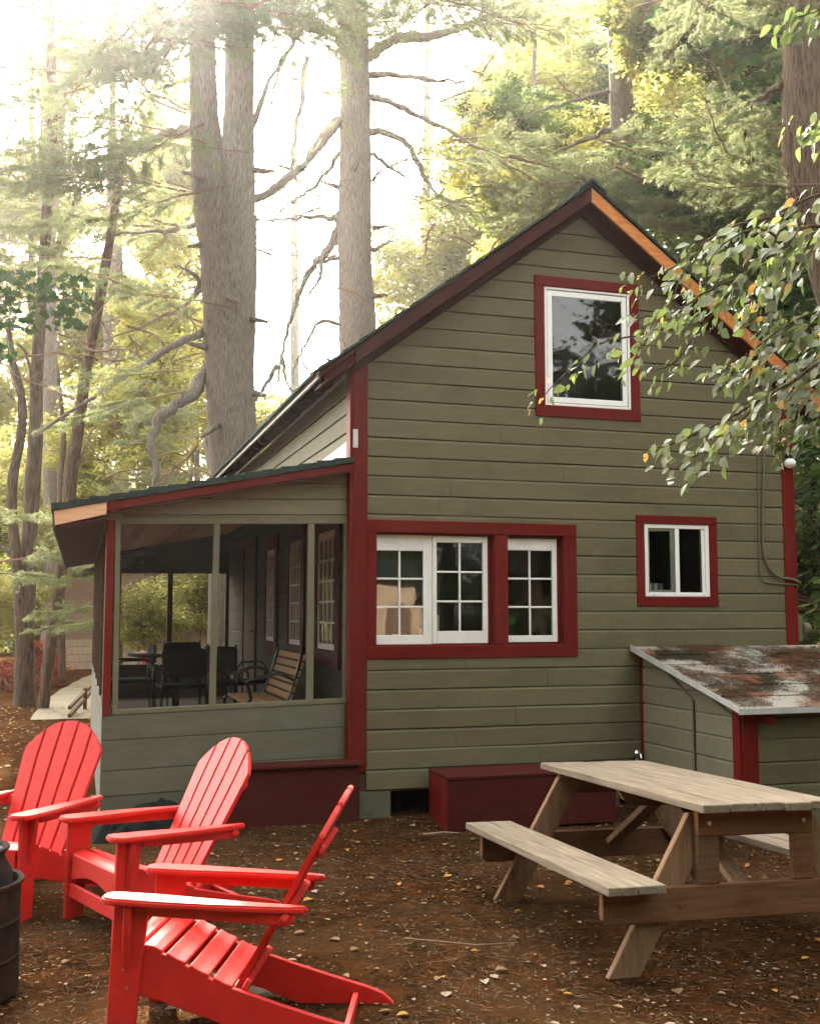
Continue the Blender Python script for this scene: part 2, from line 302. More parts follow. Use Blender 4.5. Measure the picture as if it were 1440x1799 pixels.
# ================================================================== SETTING
YW = 8.318                                               # gable wall plane
def gz(x, y):
    """height of the ground"""
    z = .018*noise.noise(Vector((x*.9, y*.9, 0)))+.05*noise.noise(Vector((x*.22, y*.22, 3)))
    z *= max(0, min(1, 1-(y-13)/3.5))
    z += .007*max(0, min(1, 1-(y-13)/3.5))*noise.noise(Vector((x*4, y*4, 7)))
    if 2.3 < x < 8 and 3 < y < 8: z -= .02
    return z-.01
def axis_vals(lo, hi, a, b, fine, grow=1.25):
    v = []; x = a
    while x <= b: v.append(x); x += fine
    st = fine; x = b
    while x < hi: st *= grow; x += st; v.append(min(x, hi))
    st = fine; x = a
    while x > lo: st *= grow; x -= st; v.insert(0, max(x, lo))
    return v
def ground():
    xs = axis_vals(-140, 140, -2.6, 5.2, .045); ys = axis_vals(-60, 190, 2.6, 8.6, .045)
    vs = [(x, y, gz(x, y)) for y in ys for x in xs]; n = len(xs)
    fs = [(j*n+i, j*n+i+1, (j+1)*n+i+1, (j+1)*n+i) for j in range(len(ys)-1) for i in range(n-1)]
    me = bpy.data.meshes.new('ground'); me.from_pydata(vs, [], fs); me.materials.append(SOIL)
    me.polygons.foreach_set('use_smooth', [True]*len(me.polygons)); me.update()
    tag(link('ground', me), kind='structure')
ground()
# paved path beyond the left trees
b = MB(); vs = []; fs = []; PE = [(17.0, -.66), (20.2, -.62), (23.0, -.42), (27, .0), (35, 1.2), (48, 3.0)]
def edge(y):
    for (a, xa), (c, xc) in zip(PE, PE[1:]):
        if a <= y <= c: return xa+(xc-xa)*(y-a)/(c-a)
for i in range(30):
    y = 17.2+i*.95; xe = edge(y)+.12*noise.noise(Vector((y, 0, 0)))
    for j in range(7): vs.append((xe+j*.45, y, gz(xe+j*.45, y)+.014))
fs = [(i*7+j, i*7+j+1, (i+1)*7+j+1, (i+1)*7+j) for i in range(29) for j in range(6)]
b.add(vs, fs); tag(b.build('path', PATHM, fix=False), kind='structure')
# ================================================================== COTTAGE
HX0, HX1, HYB = 2.04, 6.105, 15.7
RX, RZ, SL = 4.07, 5.26, .748                            # ridge x, top z and roof slope
def rooftop(x): return RZ-SL*abs(x-RX)
house = thing('cottage', 'olive green clapboard cottage with dark red trim and a screened side porch', 'cottage', (HX0, YW, 0))
def hp(o): o.matrix_parent_inverse = Matrix.Translation((-HX0, -YW, 0)); return o   # house parts are modelled in world metres
def cells_minus(x0, x1, z0, z1, rects):
    """row [z0,z1] minus rects -> list of groups; a group is a list of (x0,x1,z0,z1,is_top)"""
    full = [r for r in rects if r[2] <= z0+.004 and r[3] >= z1-.004 and r[1] > x0 and r[0] < x1]
    part = [r for r in rects if r not in full and r[2] < z1-.004 and r[3] > z0+.004 and r[1] > x0 and r[0] < x1]
    segs = [(x0, x1)]
    for r in full:
        ns = []
        for a, c in segs:
            if r[0] > a: ns.append((a, min(c, r[0])))
            if r[1] < c: ns.append((max(a, r[1]), c))
        segs = [q for q in ns if q[1]-q[0] > .02]
    out = []
    for a, c in segs:
        xs = sorted({a, c} | {min(max(t, a), c) for r in part for t in r[:2]})
        g = []
        for p, q in zip(xs, xs[1:]):
            if q-p < .004: continue
            ov = [r for r in part if r[0] < (p+q)/2 < r[1]]
            if ov:
                r = ov[0]
                if r[2] > z0+.01: g.append((p, q, z0, r[2], False))
                if r[3] < z1-.01: g.append((p, q, r[3], z1, True))
            else: g.append((p, q, z0, z1, True))
        if g: out.append(g)
    return out
def board(mb, xa0, xb0, xa1, xb1, z0, z1, yb, yf, cove=True, wob=0.0):
    """one length of shiplap: face at yf, back at yb, coved top edge; (xa0,xb0) bottom ends, (xa1,xb1) top ends"""
    zc = z1-.02; t = (zc-z0)/(z1-z0)
    n = max(1, int((xb0-xa0)/.45)); vs = []; fs = []
    for i in range(n+1):
        s = i/n
        X0 = xa0+(xb0-xa0)*s; X1 = xa1+(xb1-xa1)*s; Xc = X0+(X1-X0)*t
        dz = wob*noise.noise(Vector((X0*1.1, z0*9, 2))); dy = .4*wob*noise.noise(Vector((X0*1.3, z0*9, 9)))
        vs += [(X0, yb, z0+.003), (X0, yf+dy, z0+.003+dz)]
        vs += [(Xc, yf+dy, zc+dz), (X1, yf+.011+dy, z1-.003+dz), (X1, yb, z1-.003)] if cove else [(Xc, yf+dy, zc), (X1, yf+dy, z1), (X1, yb, z1)]
    for i in range(n):
        a = i*5; c = a+5
        for k in range(5): fs.append((a+k, c+k, c+(k+1) % 5, a+(k+1) % 5))
    fs += [(0, 1, 2, 3, 4), tuple(n*5+k for k in (4, 3, 2, 1, 0))]
    mb.add(vs, fs)
# --- gable wall: openings (x0,x1,z0,z1) and the outer size of their trim
OP = {'kitchen': (2.235, 3.235, 1.335, 2.224), 'casement': (3.355, 3.85, 1.335, 2.215), 'slider': (4.613, 5.249, 1.729, 2.358), 'loft': (3.705, 4.516, 3.34, 4.371)}
TR = [(2.165, 3.973, 1.230, 2.333), (4.535, 5.325, 1.647, 2.430), (3.615, 4.601, 3.243, 4.460)]
rects = [(a+.03, c-.03, d+.03, e-.03) for a, c, d, e in TR]; rects[0] = (2.0, TR[0][1]-.03, TR[0][2]+.03, TR[0][3]-.03)
def sheath():
    b = MB(); ops = list(OP.values())
    xs = sorted({HX0+.02, HX1-.02, RX} | {t for r in ops for t in r[:2]})
    for p, q in zip(xs, xs[1:]):
        z = .2; zz = sorted([(r[2], r[3]) for r in ops if r[0] < (p+q)/2 < r[1]])
        for lo, hi in zz+[(None, None)]:
            if lo is None: b.prism([(p, z), (q, z), (q, rooftop(q)-.1), (p, rooftop(p)-.1)], YW+.002, YW+.09, 'y')
            else: b.box(p, q, YW+.002, YW+.09, z, lo); z = hi
    return b.build('gable_wall', DARKWOOD, house, fix=True)
gw = hp(sheath())
rows = 32; Z0, DZ = .218, .15445
k = 0
for i in range(rows):
    z0, z1 = Z0+i*DZ, Z0+(i+1)*DZ
    lim = lambda z: min((RZ-.14-z)/SL, 9)
    def xl(z): return max(HX0+.118, RX-lim(z))
    def xr(z): return min(HX1-.098, RX+lim(z))
    if z0 > RZ-.24: break
    if z1 > RZ-.16: z1 = RZ-.16
    sloped = xl(z1) > HX0+.13 or xr(z1) < HX1-.12
    for g in cells_minus(xl(z0), xr(z0), z0, z1, rects):
        b = MB()
        gx0, gx1 = min(c[0] for c in g), max(c[1] for c in g)
        splits = [gx0, gx1]
        if i in (3, 4, 5, 6, 7, 0, 1, 2) and gx0 < 2.3 and gx1 > 4.4:
            splits = [gx0, (3.02, 3.6, 2.86, 3.35)[i % 4]+.02*i, gx1]           # butt joints
        if len(splits) == 2 and gx1-gx0 > 1.6 and random.random() < .55: splits = [gx0, random.uniform(gx0+.5, gx1-.5), gx1]
        for sa, sb in zip(splits, splits[1:]):
            b = MB()
            for p, q, a, c, top in g:
                p2, q2 = max(p, sa), min(q, sb)
                if q2-p2 < .01: continue
                if sa > gx0: p2 += .0025 if p2 == sa else 0
                xa1 = max(p2, xl(c)) if p2 <= xl(z0)+1e-6 else p2
                xb1 = min(q2, xr(c)) if q2 >= xr(z0)-1e-6 else q2
                yf = YW-.020-(.004 if i < 8 else .002)*(noise.random()) 
                board(b, p2, q2, xa1, xb1, a, c, YW, yf, top, .006 if i < 9 else .0035)
            if b.v: b.build('siding_board', OLIVE, gw)
# corner boards
hp(bx('corner_board', REDTRIM, house, HX0-.003, HX0+.118, YW-.036, YW+.0, .36, rooftop(HX0)-.17, .004, label='wide dark red corner board between porch and gable wall'))
hp(bx('corner_board', REDTRIM, house, HX0-.028, HX0-.004, YW-.036, YW+.10, .40, rooftop(HX0)-.17, .003))
hp(bx('corner_board', REDTRIM, house, HX1-.098, HX1+.0, YW-.036, YW, .2, rooftop(HX1)-.17, .004))
hp(bx('corner_board', REDTRIM, house, HX1+.001, HX1+.026, YW-.036, YW+.1, .2, rooftop(HX1)-.19, .004))
# foundation band and piers under the siding
f = hp(bx('foundation_pier', GREYGR, house, 2.10, 2.36, YW-.012, YW+.15, -.1, .21, .01))
for x0, x1 in ((3.0, 3.25), (4.1, 4.35), (5.2, 5.45), (5.9, 6.1)): hp(bx('foundation_pier', GREYGR, house, x0, x1, YW+.0, YW+.2, -.1, .2, .01))
hp(bx('crawl_space_back', ROOM, house, 2.06, 6.09, YW+1.3, YW+1.35, -.1, .2, .0))
hp(bx('floor_platform', DARKWOOD, house, HX0+.02, HX1-.02, YW+.10, HYB, .2, .42, .0))
hp(bx('wall', OLIVE, house, HX1-.09, HX1, YW+.1, HYB, .42, 3.55, .0))
hp(bx('wall', OLIVE, house, HX0, HX1, HYB, HYB+.1, .42, 3.55, .0))
# rooms behind the windows: partition, ceiling, kitchen counter
hp(bx('partition_wall', ROOM, house, HX0+.1, HX1-.1, YW+3.1, YW+3.15, .42, 3.0, .0))
hp(bx('ceiling', ROOM, house, HX0+.1, HX1-.1, YW+.1, HYB, 2.85, 2.9, .0))
hp(bx('kitchen_counter', DARKWOOD, house, 2.16, 4.4, YW+.12, YW+.62, 1.30, 1.333, .003))
# --- windows
def grid_window(name, x0, x1, z0, z1, y, fr, cols, nrows, M=None, depth=.035, parent=house, mw=.016, label=None, m=WHITE):
    """white sash: frame with muntins; fr = (left,right,bottom,top) widths"""
    l, r, bo, to = fr
    b = MB(M)
    b.box(x0, x0+l, y, y+depth, z0, z1); b.box(x1-r, x1, y, y+depth, z0, z1)
    b.box(x0+l, x1-r, y+.001, y+depth-.001, z0, z0+bo); b.box(x0+l, x1-r, y+.001, y+depth-.001, z1-to, z1)
    wdw = b.build(name, m, parent, .003, label=label)
    ix0, ix1, iz0, iz1 = x0+l, x1-r, z0+bo, z1-to
    for c in range(1, cols):
        x = ix0+(ix1-ix0)*c/cols; bx('muntin', m, wdw, x-mw/2, x+mw/2, y+.004, y+.024, iz0-.002, iz1+.002, .003, M=M)
    for q in range(1, nrows):
        z = iz0+(iz1-iz0)*q/nrows
        for c in range(cols):
            a = ix0+(ix1-ix0)*c/cols+(mw/2 if c else -.002); e = ix0+(ix1-ix0)*(c+1)/cols-(mw/2 if c < cols-1 else -.002)
            bx('muntin', m, wdw, a, e, y+.006, y+.022, z-mw/2, z+mw/2, .003, M=M)
    pw, ph = (ix1-ix0)/cols, (iz1-iz0)/nrows
    for c in range(cols):
        for q in range(nrows):
            a, e = ix0+c*pw, iz0+q*ph; t = .0006*random.uniform(-1, 1)
            g = MB(M); g.add([(a, y+.012, e), (a+pw, y+.012+t, e), (a+pw, y+.012+t+.0004, e+ph), (a, y+.0124, e+ph)], [(0, 1, 2, 3)])
            g.box(a, a+pw, y+.0145, y+.0165, e, e+ph) if False else None
            g.build('pane', GLASS, wdw, fix=False)
    return wdw
def trim(parent, pieces):
    for p in pieces: bx('trim_board', REDTRIM, parent, *p, .004)
T = TR[0]; y0, y1 = YW-.034, YW+.0
o = grid_window('window', 2.238, 2.716, 1.340, 2.220, YW+.028, (.006, .076, .075, .13), 2, 3, label='left white sash with the tan reflection')
hp(o); trim(o, [(2.1585, T[1], y0, y1, 2.232, T[3]), (2.1585, T[1], y0, y1, T[2], 1.330), (2.1585, 2.236, y0+.003, y1, 1.330, 2.232), (3.237, 3.352, y0+.002, y1, 1.330, 2.232), (3.852, T[1], y0+.002, y1, 1.330, 2.232)])
# reveals of the triple window
for x0, x1 in ((2.228, 2.2375), (3.2275, 3.237), (3.347, 3.3565), (3.8425, 3.852)): bx('reveal', REDTRIM, o, x0, x1, YW-.001, YW+.09, 1.331, 2.231, .001)
for x0, x1 in ((2.238, 3.227), (3.357, 3.842)):
    bx('reveal', REDTRIM, o, x0, x1, YW-.001, YW+.09, 1.3305, 1.3395, .001); bx('reveal', REDTRIM, o, x0, x1, YW-.001, YW+.09, 2.222, 2.2315, .001)
bx('stop_bead', REDTRIM, o, 3.194, 3.227, YW+.030, YW+.05, 1.340, 2.222, .003); bx('stop_bead', REDTRIM, o, 3.817, 3.842, YW+.030, YW+.05, 1.340, 2.222, .003)
hp(grid_window('window', 2.718, 3.192, 1.345, 2.218, YW+.018, (.034, .043, .10, .055), 2, 3, label='middle white sash of the wide window'))
hp(grid_window('window', 3.358, 3.815, 1.35, 2.21, YW+.026, (.012, .044, .055, .10), 2, 3, label='single narrow white sash on the right'))
# small sliding window
T = TR[1]
o = hp(grid_window('window', 4.615, 5.247, 1.731, 2.356, YW-.022, (.036, .036, .036, .036), 1, 1, label='small sliding window in white vinyl', m=VINYL, depth=.06))
trim(o, [(T[0], T[1], y0, y1, 2.358, T[3]), (T[0], T[1], y0, y1, T[2], 1.729), (T[0], 4.613, y0+.002, y1, 1.729, 2.358), (5.249, T[1], y0+.002, y1, 1.729, 2.358)])
bx('meeting_rail', VINYL, o, 4.915, 4.955, YW-.018, YW+.02, 1.767, 2.320, .003)
for a, c, d, e in ((4.651, 4.675, 1.767, 2.32), (4.875, 4.915, 1.767, 2.32), (4.675, 4.875, 1.767, 1.79), (4.675, 4.875, 2.297, 2.32)): bx('sliding_sash', METALW, o, a, c, YW+.0, YW+.012, d, e, .002)
bx('sash_edge', VINYL, o, 5.175, 5.211, YW-.010, YW+.02, 1.767, 2.32, .003)
for x in (4.69, 5.17): bx('weep_cover', METALW, o, x, x+.02, YW-.0245, YW-.022, 1.742, 1.748, .0)
# loft window
T = TR[2]
o = hp(grid_window('window', 3.707, 4.514, 3.342, 4.369, YW-.022, (.022, .022, .022, .022), 1, 1, label='tall loft window under the ridge', m=VINYL, depth=.05))
trim(o, [(T[0], T[1], y0, y1, 4.371, T[3]), (T[0], T[1], y0, y1, T[2], 3.340), (T[0], 3.705, y0+.002, y1, 3.340, 4.371), (4.516, T[1], y0+.002, y1, 3.340, 4.371)])
for a, c, d, e in ((3.735, 3.782, 3.37, 4.34), (4.44, 4.487, 3.37, 4.34), (3.782, 4.44, 3.37, 3.417), (3.782, 4.44, 4.293, 4.34)): bx('sash', VINYL, o, a, c, YW-.014, YW+.02, d, e, .003)
bx('room_back', ROOM, o, 3.0, 5.2, YW+2.0, YW+2.05, 2.9, 4.6, .0)
# --- main roof
YR0, YR1 = 8.10, 16.1
def slope_pt(x, down, off): return None
deck = MB()
for s in (-1, 1):
    for (n0, n1) in ((.05, .075),):
        x0, x1 = RX, RX+s*2.35
        deck.prism([(x0, RZ-.05), (x1, rooftop(x1)-.05), (x1, rooftop(x1)-.09), (x0, RZ-.09)], YR0+.02, YR1-.02, 'y')
roof = hp(deck.build('roof', SOFFIT, house))
L_ = 2.40
for s in (-1, 1):
    nst = 17; ex = L_/nst
    for i in range(nst):
        a, c = i*ex, (i+1)*ex+.05
        if i == nst-1: c = L_
        j = random.uniform(-.006, .006); th = .014
        xa, xc = RX+s*max(a-.0, 0), RX+s*c
        za, zc = RZ-.045-SL*a, RZ-.045-SL*c
        b = MB(); b.prism([(xa, za+.003), (xc, zc+.003+.006), (xc, zc+th+.022), (xa, za+th+.008)], YR0-.018+j, YR1, 'y')
        b.build('shingle_strip', SHINGLE, roof)
b = MB(); b.prism([(RX-.13, RZ-.045-.13*SL+.03), (RX, RZ-.01), (RX+.13, RZ-.045-.13*SL+.03), (RX+.13, RZ-.02-.13*SL+.03), (RX, RZ+.022), (RX-.13, RZ-.02-.13*SL+.03)], YR0-.03, YR1, 'y')
b.build('ridge_cap', SHINGLE, roof)
# barge boards on the near rake: red on the left, bare cedar on the right
def barge(xa, xb, m, lab, y0=YR0, y1=YR0+.022, top=.052, dep=.125):
    b = MB(); b.prism([(xa, rooftop(xa)-top), (xb, rooftop(xb)-top), (xb, rooftop(xb)-top-dep), (xa, rooftop(xa)-top-dep)], y0, y1, 'y')
    return hp(b.build('barge_board', m, house, .003, label=lab))
barge(2.02, RX-.001, BARGER, 'dark red barge board on the left slope')
CED = mat('cedar_barge', (.42, .15, .045), (.58, .23, .075), scale=3, stretch=(3, 10, 14), rough=.6, bump=.15, blotch=(.25, .07, .02), bl_scale=2.5, bl_amt=.5)
barge(RX+.001, 5.35, CED, 'bare orange cedar barge board on the right slope'); barge(5.354, RX+2.33, CED, 'bare orange cedar barge board on the right slope')
# soffit under the rake and frieze board on the wall
for s in (-1, 1):
    b = MB(); x0, x1 = RX, RX+s*2.33
    b.prism([(x0, RZ-.10-.05), (x1, rooftop(x1)-.15), (x1, rooftop(x1)-.165), (x0, RZ-.165)], YR0+.024, YW+.02, 'y'); hp(b.build('soffit', SOFFIT, house))
    b = MB(); x1 = RX+s*2.03
    b.prism([(x0, RZ-.166), (x1, rooftop(x1)-.166), (x1, rooftop(x1)-.245), (x0, RZ-.245)], YW-.040, YW-.002, 'y'); hp(b.build('frieze_board', BARGER, house, .003))
# left eave: rafter tails, end board, pale drip edge along its length
for i in range(22):
    y = 8.30+i*.36
    b = MB(); xo, xi = 1.80, HX0
    zt = lambda x: rooftop(x)-.095
    b.prism([(xo, zt(xo)), (xi, zt(xi)), (xi, zt(xi)-.10), (xo+.05, zt(xo+.05)-.10), (xo, zt(xo)-.05)], y, y+.045, 'y')
    hp(b.build('rafter_tail', SOFFIT, house, .003))
b = MB(); x = RX-2.36
b.prism([(x, rooftop(x)-.03), (x+.02, rooftop(x)-.03), (x+.02, rooftop(x)-.09), (x, rooftop(x)-.09)], YR0+.03, YR1-.01, 'y'); hp(b.build('drip_edge', METALW, house, label='pale metal drip edge along the left eave'))
b = MB(); b.prism([(1.76, rooftop(1.76)-.06), (2.018, rooftop(2.018)-.06), (2.018, rooftop(2.018)-.165), (1.80, rooftop(1.80)-.15)], YR0+.05, YR0+.072, 'y'); hp(b.build('barge_board', SOFFIT, house, .003))
# --- side wall (faces left) above and inside the porch
MS = Matrix.Translation((HX0, 0, 0)) @ Matrix.Rotation(-math.pi/2, 4, 'Z')      # local x -> -Y, local y (outward -) -> -X ... u = -Y
# local frame for the left-facing wall: u = -Y (so u grows towards the camera), depth grows to +X
SW = [(-9.46, -8.74), (-10.83, -10.20), (-12.24, -11.66)]                       # windows in u
side = hp(bx('side_wall', DARKWOOD, house, HX0+.003, HX0+.09, YW+.12, HYB, .42, 3.5, .0))
srects = [(a-.13, c+.13, 1.14, 2.43) for a, c in SW]+[(-14.12, -13.0, .42, 2.45)]
for i in range(20):
    z0, z1 = .42+i*.1545, .42+(i+1)*.1545
    for g in cells_minus(-HYB, -YW-.045, z0, z1, srects):
        b = MB(MS)
        for p, q, a, c, top in g: board(b, p, q, p, q, a, c, .0, -.02, top, .003)
        b.build('siding_board', OLIVE if z0 > 2.6 else PORCHIN, side)  # boards under the porch roof take the olive with shade in its colour
for (a, c) in SW:
    o = hp(grid_window('window', a, c, 1.28, 2.29, -.03, (.04, .04, .05, .07), 4, 5, M=MS, mw=.018))
    for q in ((a-.15, c+.15, 2.292, 2.44), (a-.15, c+.15, 1.13, 1.278), (a-.15, a-.002, 1.278, 2.292), (c+.002, c+.15, 1.278, 2.292)):
        bx('trim_board', SOFFIT, o, q[0], q[1], -.045 if q[3]-q[2] > .5 else -.048, .0, q[2], q[3], .003, M=MS)  # soffit red in place of trim red: porch shade put into the colour
o = hp(bx('door', DARKWOOD, house, -14.0, -13.1, -.03, .0, .45, 2.4, .003, M=MS)); bx('door_handle', STEEL, o, -13.2, -13.16, -.09, -.03, 1.35, 1.38, .005, M=MS)
for q in ((-14.12, -14.0, .45, 2.42), (-13.1, -12.98, .45, 2.42), (-14.12, -12.98, 2.4, 2.5)): bx('trim_board', SOFFIT, o, q[0], q[1], -.045, 0, q[2], q[3], .003, M=MS)
# white flashing where the porch roof meets the wall, and the bracket on the corner board
b = MB(MS); b.add([(-9.5, -.028, 2.83), (-8.40, -.028, 2.83), (-8.40, -.028, 2.965), (-9.5, -.030, 2.93)], [(0, 1, 2, 3)]); b.add([(-9.5, -.026, 2.83), (-8.40, -.026, 2.83), (-8.40, -.026, 2.965), (-9.5, -.026, 2.93)], [(3, 2, 1, 0)])
o = hp(b.build('flashing', FLASH, house, fix=False))
for i in range(4): bx('nail_head', STEEL, o, -8.6-.28*i, -8.592-.28*i, -.032, -.027, 2.945-.008*i, 2.953-.008*i, .0, M=MS)
hp(bx('bracket', METALW, house, 2.035, 2.075, YW-.046, YW-.036, 2.90, 3.05, .002))
# ================================================================== PORCH (part of the cottage)
PY = 8.40; TILT = .026
def tz(x, z): return z+TILT*(x-2.03)
def tbox(name, m, x0, x1, z0, z1, y0, y1, parent=house, bevel=.003, label=None):
    b = MB(); b.prism([(x0, tz(x0, z0)), (x1, tz(x1, z0)), (x1, tz(x1, z1)), (x0, tz(x0, z1))], y0, y1, 'y')
    o = b.build(name, m, parent, bevel, label=label); return hp(o) if parent is house else o
PEND = 15.6
def ptop(x): return 2.385+.197*(x+.22)                                            # top of the lean-to roof
pw = tbox('porch_wall', GREYGR, .175, 2.035, .05, .885, PY+.012, PY+.06)
for z0, z1 in ((.30, .478), (.482, .700), (.704, .884)): tbox('wall_board', GREYGR, .168, 2.008, z0, z1, PY-.012, PY+.011, parent=pw)
tbox('wall_board', GREYGR, .170, 2.008, .06, .296, PY-.008, PY+.011, parent=pw)
tbox('sill_rail', OLIVEP, .256, 2.02, .887, .925, PY-.016, PY+.04)
tbox('header', OLIVEP, .25, 2.035, 2.302, 2.355, PY-.016, PY+.04)
# boards of the triangle between header and lean-to roof
for z0, z1, xlft in ((2.358, 2.370, .25), (2.378, 2.492, .25), (2.500, 2.619, .95), (2.627, 2.76, 1.55)):
    b = MB(); lo = lambda x: min(tz(x, z0), ptop(x)-.09); hi = lambda x: min(tz(x, z1), ptop(x)-.085)
    xs = [xlft+(2.035-xlft)*t/12 for t in range(13)]
    for p, q in zip(xs, xs[1:]):
        if hi(q)-lo(q) > .004: b.prism([(p, lo(p)), (q, lo(q)), (q, hi(q)), (p, max(hi(p), lo(p)+.001))], PY-.014, PY+.012, 'y')
    hp(b.build('gable_board', OLIVE_S, house))
bk = MB(); bk.prism([(.25, tz(.25, 2.35)), (2.033, 2.35), (2.033, ptop(2.033)-.09), (.25, ptop(.25)-.09)], PY+.013, PY+.03, 'y'); hp(bk.build('gable_backing', DARKWOOD, house))
def post(x0, x1, m, z0=.92, z1=2.305, y0=PY-.014, y1=PY+.04, lean=0.0, label=None):
    b = MB(); b.prism([(x0+lean, tz(x0, z0)), (x1+lean, tz(x1, z0)), (x1, tz(x1, z1)), (x0, tz(x0, z1))], y0, y1, 'y'); return hp(b.build('porch_post', m, house, .003, label=label))
post(.965, 1.012, OLIVEP, lean=-.012); post(1.702, 1.754, OLIVEP); post(1.995, 2.035, OLIVEP, label='thin olive post beside the red corner board')
post(.232, .272, OLIVEP, z0=.89, z1=2.36, y0=PY-.02, lean=.012, label='olive corner post of the porch')
post(.172, .231, REDTRIM, z0=.885, z1=2.33, y0=PY-.022, y1=PY+.04, lean=-.002, label='dark red corner strip of the porch')
hp(bx('corner_cap', OLIVE_S, house, .155, .285, PY-.03, PY+.05, 2.285, 2.345, .008))
# insect screens of the three front bays
for x0, x1 in ((.272, .965), (1.012, 1.702), (1.754, 1.995)):
    b = MB(); b.add([(x0, PY+.02, tz(x0, .92)), (x1, PY+.02, tz(x1, .92)), (x1, PY+.02, tz(x1, 2.303)), (x0, PY+.02, tz(x0, 2.303))], [(0, 1, 2, 3)]); hp(b.build('screen', SCREEN, house, fix=False))
# left side of the porch
ls = hp(bx('porch_side_wall', PEEL, house, .205, .235, PY+.06, PEND, .02, .9, .0))
for i in range(4): bx('wall_board', PEEL, ls, .170, .204, PY+.03, PEND, .04+i*.215, .04+(i+1)*.215-.004, .003)
for i in range(6):
    y = PY+.05+i*1.19
    hp(bx('side_screen', SIDESCREEN, house, .199, .201, y+.05, y+1.17, .905, 2.26, .0)); hp(bx('porch_post', DARKWOOD if i else PEEL, house, .166, .215, y, y+.048, .9, 2.29, .003))
hp(bx('porch_post', DARKWOOD, house, .166, .215, PEND-.05, PEND, .9, 2.29, .003)); hp(bx('top_plate', DARKWOOD, house, .160, .240, PY+.05, PEND, 2.262, 2.34, .003))
# far end wall of the porch with its two screened bays
hp(bx('far_wall', DARKWOOD, house, .205, HX0-.02, PEND, PEND+.06, .05, .872, .0))
b = MB(); b.prism([(.205, 2.135), (HX0-.02, 2.145), (HX0-.02, ptop(HX0)-.09), (.205, ptop(.205)-.09)], PEND, PEND+.06, 'y'); hp(b.build('far_wall', DARKWOOD, house))
hp(bx('porch_post', DARKWOOD, house, .205, .53, PEND, PEND+.06, .872, 2.14, .0)); hp(bx('porch_post', DARKWOOD, house, 1.165, 1.235, PEND, PEND+.06, .872, 2.14, .0)); hp(bx('porch_post', DARKWOOD, house, 1.975, 2.02, PEND, PEND+.06, .872, 2.14, .0))
hp(bx('porch_floor', PFLOOR, house, .235, HX0-.02, PY+.06, PEND, .35, .42, .0))
# ceiling boards run along the porch
b = MB(); b.prism([(.20, ptop(.20)-.062), (HX0-.01, ptop(HX0)-.062), (HX0-.01, ptop(HX0)-.075), (.20, ptop(.20)-.075)], PY+.05, PEND, 'y')
pr = hp(b.build('porch_roof', DARKWOOD, house))
for i in range(13):
    x0, x1 = .21+i*.14, .21+(i+1)*.14-.006
    b = MB(); b.prism([(x0, ptop(x0)-.078), (x1, ptop(x1)-.078), (x1, ptop(x1)-.092), (x0, ptop(x0)-.092)], PY+.045, PEND-.005, 'y'); b.build('ceiling_board', CEIL, pr, .002)
# lean-to roof
y0r = 8.235
nst = 16; ex = 2.26/nst
for i in range(nst):
    a, c = 2.035-i*ex, 2.035-(i+1)*ex-.02
    if i == nst-1: c = -.225
    j = random.uniform(-.006, .006)
    b = MB(); b.prism([(a, ptop(a)-.052), (c, ptop(c)-.050), (c, ptop(c)+.002+random.uniform(0, .005)), (a, ptop(a)-.012)], y0r-.015+j, 15.9, 'y'); b.build('shingle_strip', SHINGLE, pr)
b = MB(); b.prism([(.165, ptop(.165)-.054), (2.03, ptop(2.03)-.054), (2.03, ptop(2.03)-.115), (.165, ptop(.165)-.125)], y0r, y0r+.022, 'y'); b.build('barge_board', REDTRIM, pr, .003, label='thin dark red barge board of the lean-to roof')
b = MB(); b.prism([(-.205, ptop(-.205)-.054), (.163, ptop(.163)-.054), (.163, ptop(.163)-.145), (-.195, ptop(-.195)-.165)], y0r-.002, y0r+.022, 'y'); b.build('barge_board', PALEWOOD, pr, .003, label='short bare pine barge board at the roof end')
b = MB(); b.prism([(.20, ptop(.20)-.130), (2.03, ptop(2.03)-.119), (2.03, ptop(2.03)-.124), (.20, ptop(.20)-.135)], y0r+.022, PY-.012, 'y'); b.build('soffit', OLIVEP, pr)
b = MB(); b.prism([(-.195, ptop(-.195)-.165), (.168, ptop(.168)-.165), (.168, ptop(.168)-.18), (-.19, ptop(-.19)-.18)], y0r+.024, 15.85, 'y'); b.build('soffit', SOFFIT, pr)
b = MB(); b.prism([(-.218, ptop(-.218)-.05), (-.198, ptop(-.198)-.05), (-.190, ptop(-.19)-.19), (-.210, ptop(-.21)-.19)], y0r+.003, 15.88, 'y'); b.build('fascia', PEEL, pr, .002)
# ================================================================== things on the wall
b = MB()
wl = thing('wall_lamp', 'round white lamp on the right corner board of the cottage', 'lamp', (6.056, YW-.036, 3.02))
b.lathe([(.0, .0), (.05, .0), (.055, -.02), (.03, -.05)], 14, (0, -.05, 0)); b.box(-.03, .03, -.05, 0, -.03, .02); b.build('lamp_base', BLACKMT, wl, smooth=False)
b = MB(); b.lathe([(.028, -.05), (.045, -.065), (.052, -.09), (.045, -.115), (.02, -.132), (0, -.135)], 16, (0, -.05, 0)); b.build('bulb', PAPER, wl, smooth=True)
def cable(pts, r, label):
    b = MB(); b.tube(pts, r, 8); o = b.build('cable', CABLE, None, smooth=True); return tag(o, label, 'cable', 'cables on the gable wall')
yc = YW-.034
def smooth_path(pts, n=6):
    pts = [Vector(q) for q in pts]; out = []
    for i in range(len(pts)-1):
        p0, p1, p2, p3 = pts[max(i-1, 0)], pts[i], pts[i+1], pts[min(i+2, len(pts)-1)]
        for k in range(n):
            t = k/n; out.append(.5*((2*p1)+(-p0+p2)*t+(2*p0-5*p1+4*p2-p3)*t*t+(-p0+3*p1-3*p2+p3)*t**3))
    out.append(pts[-1]); return out
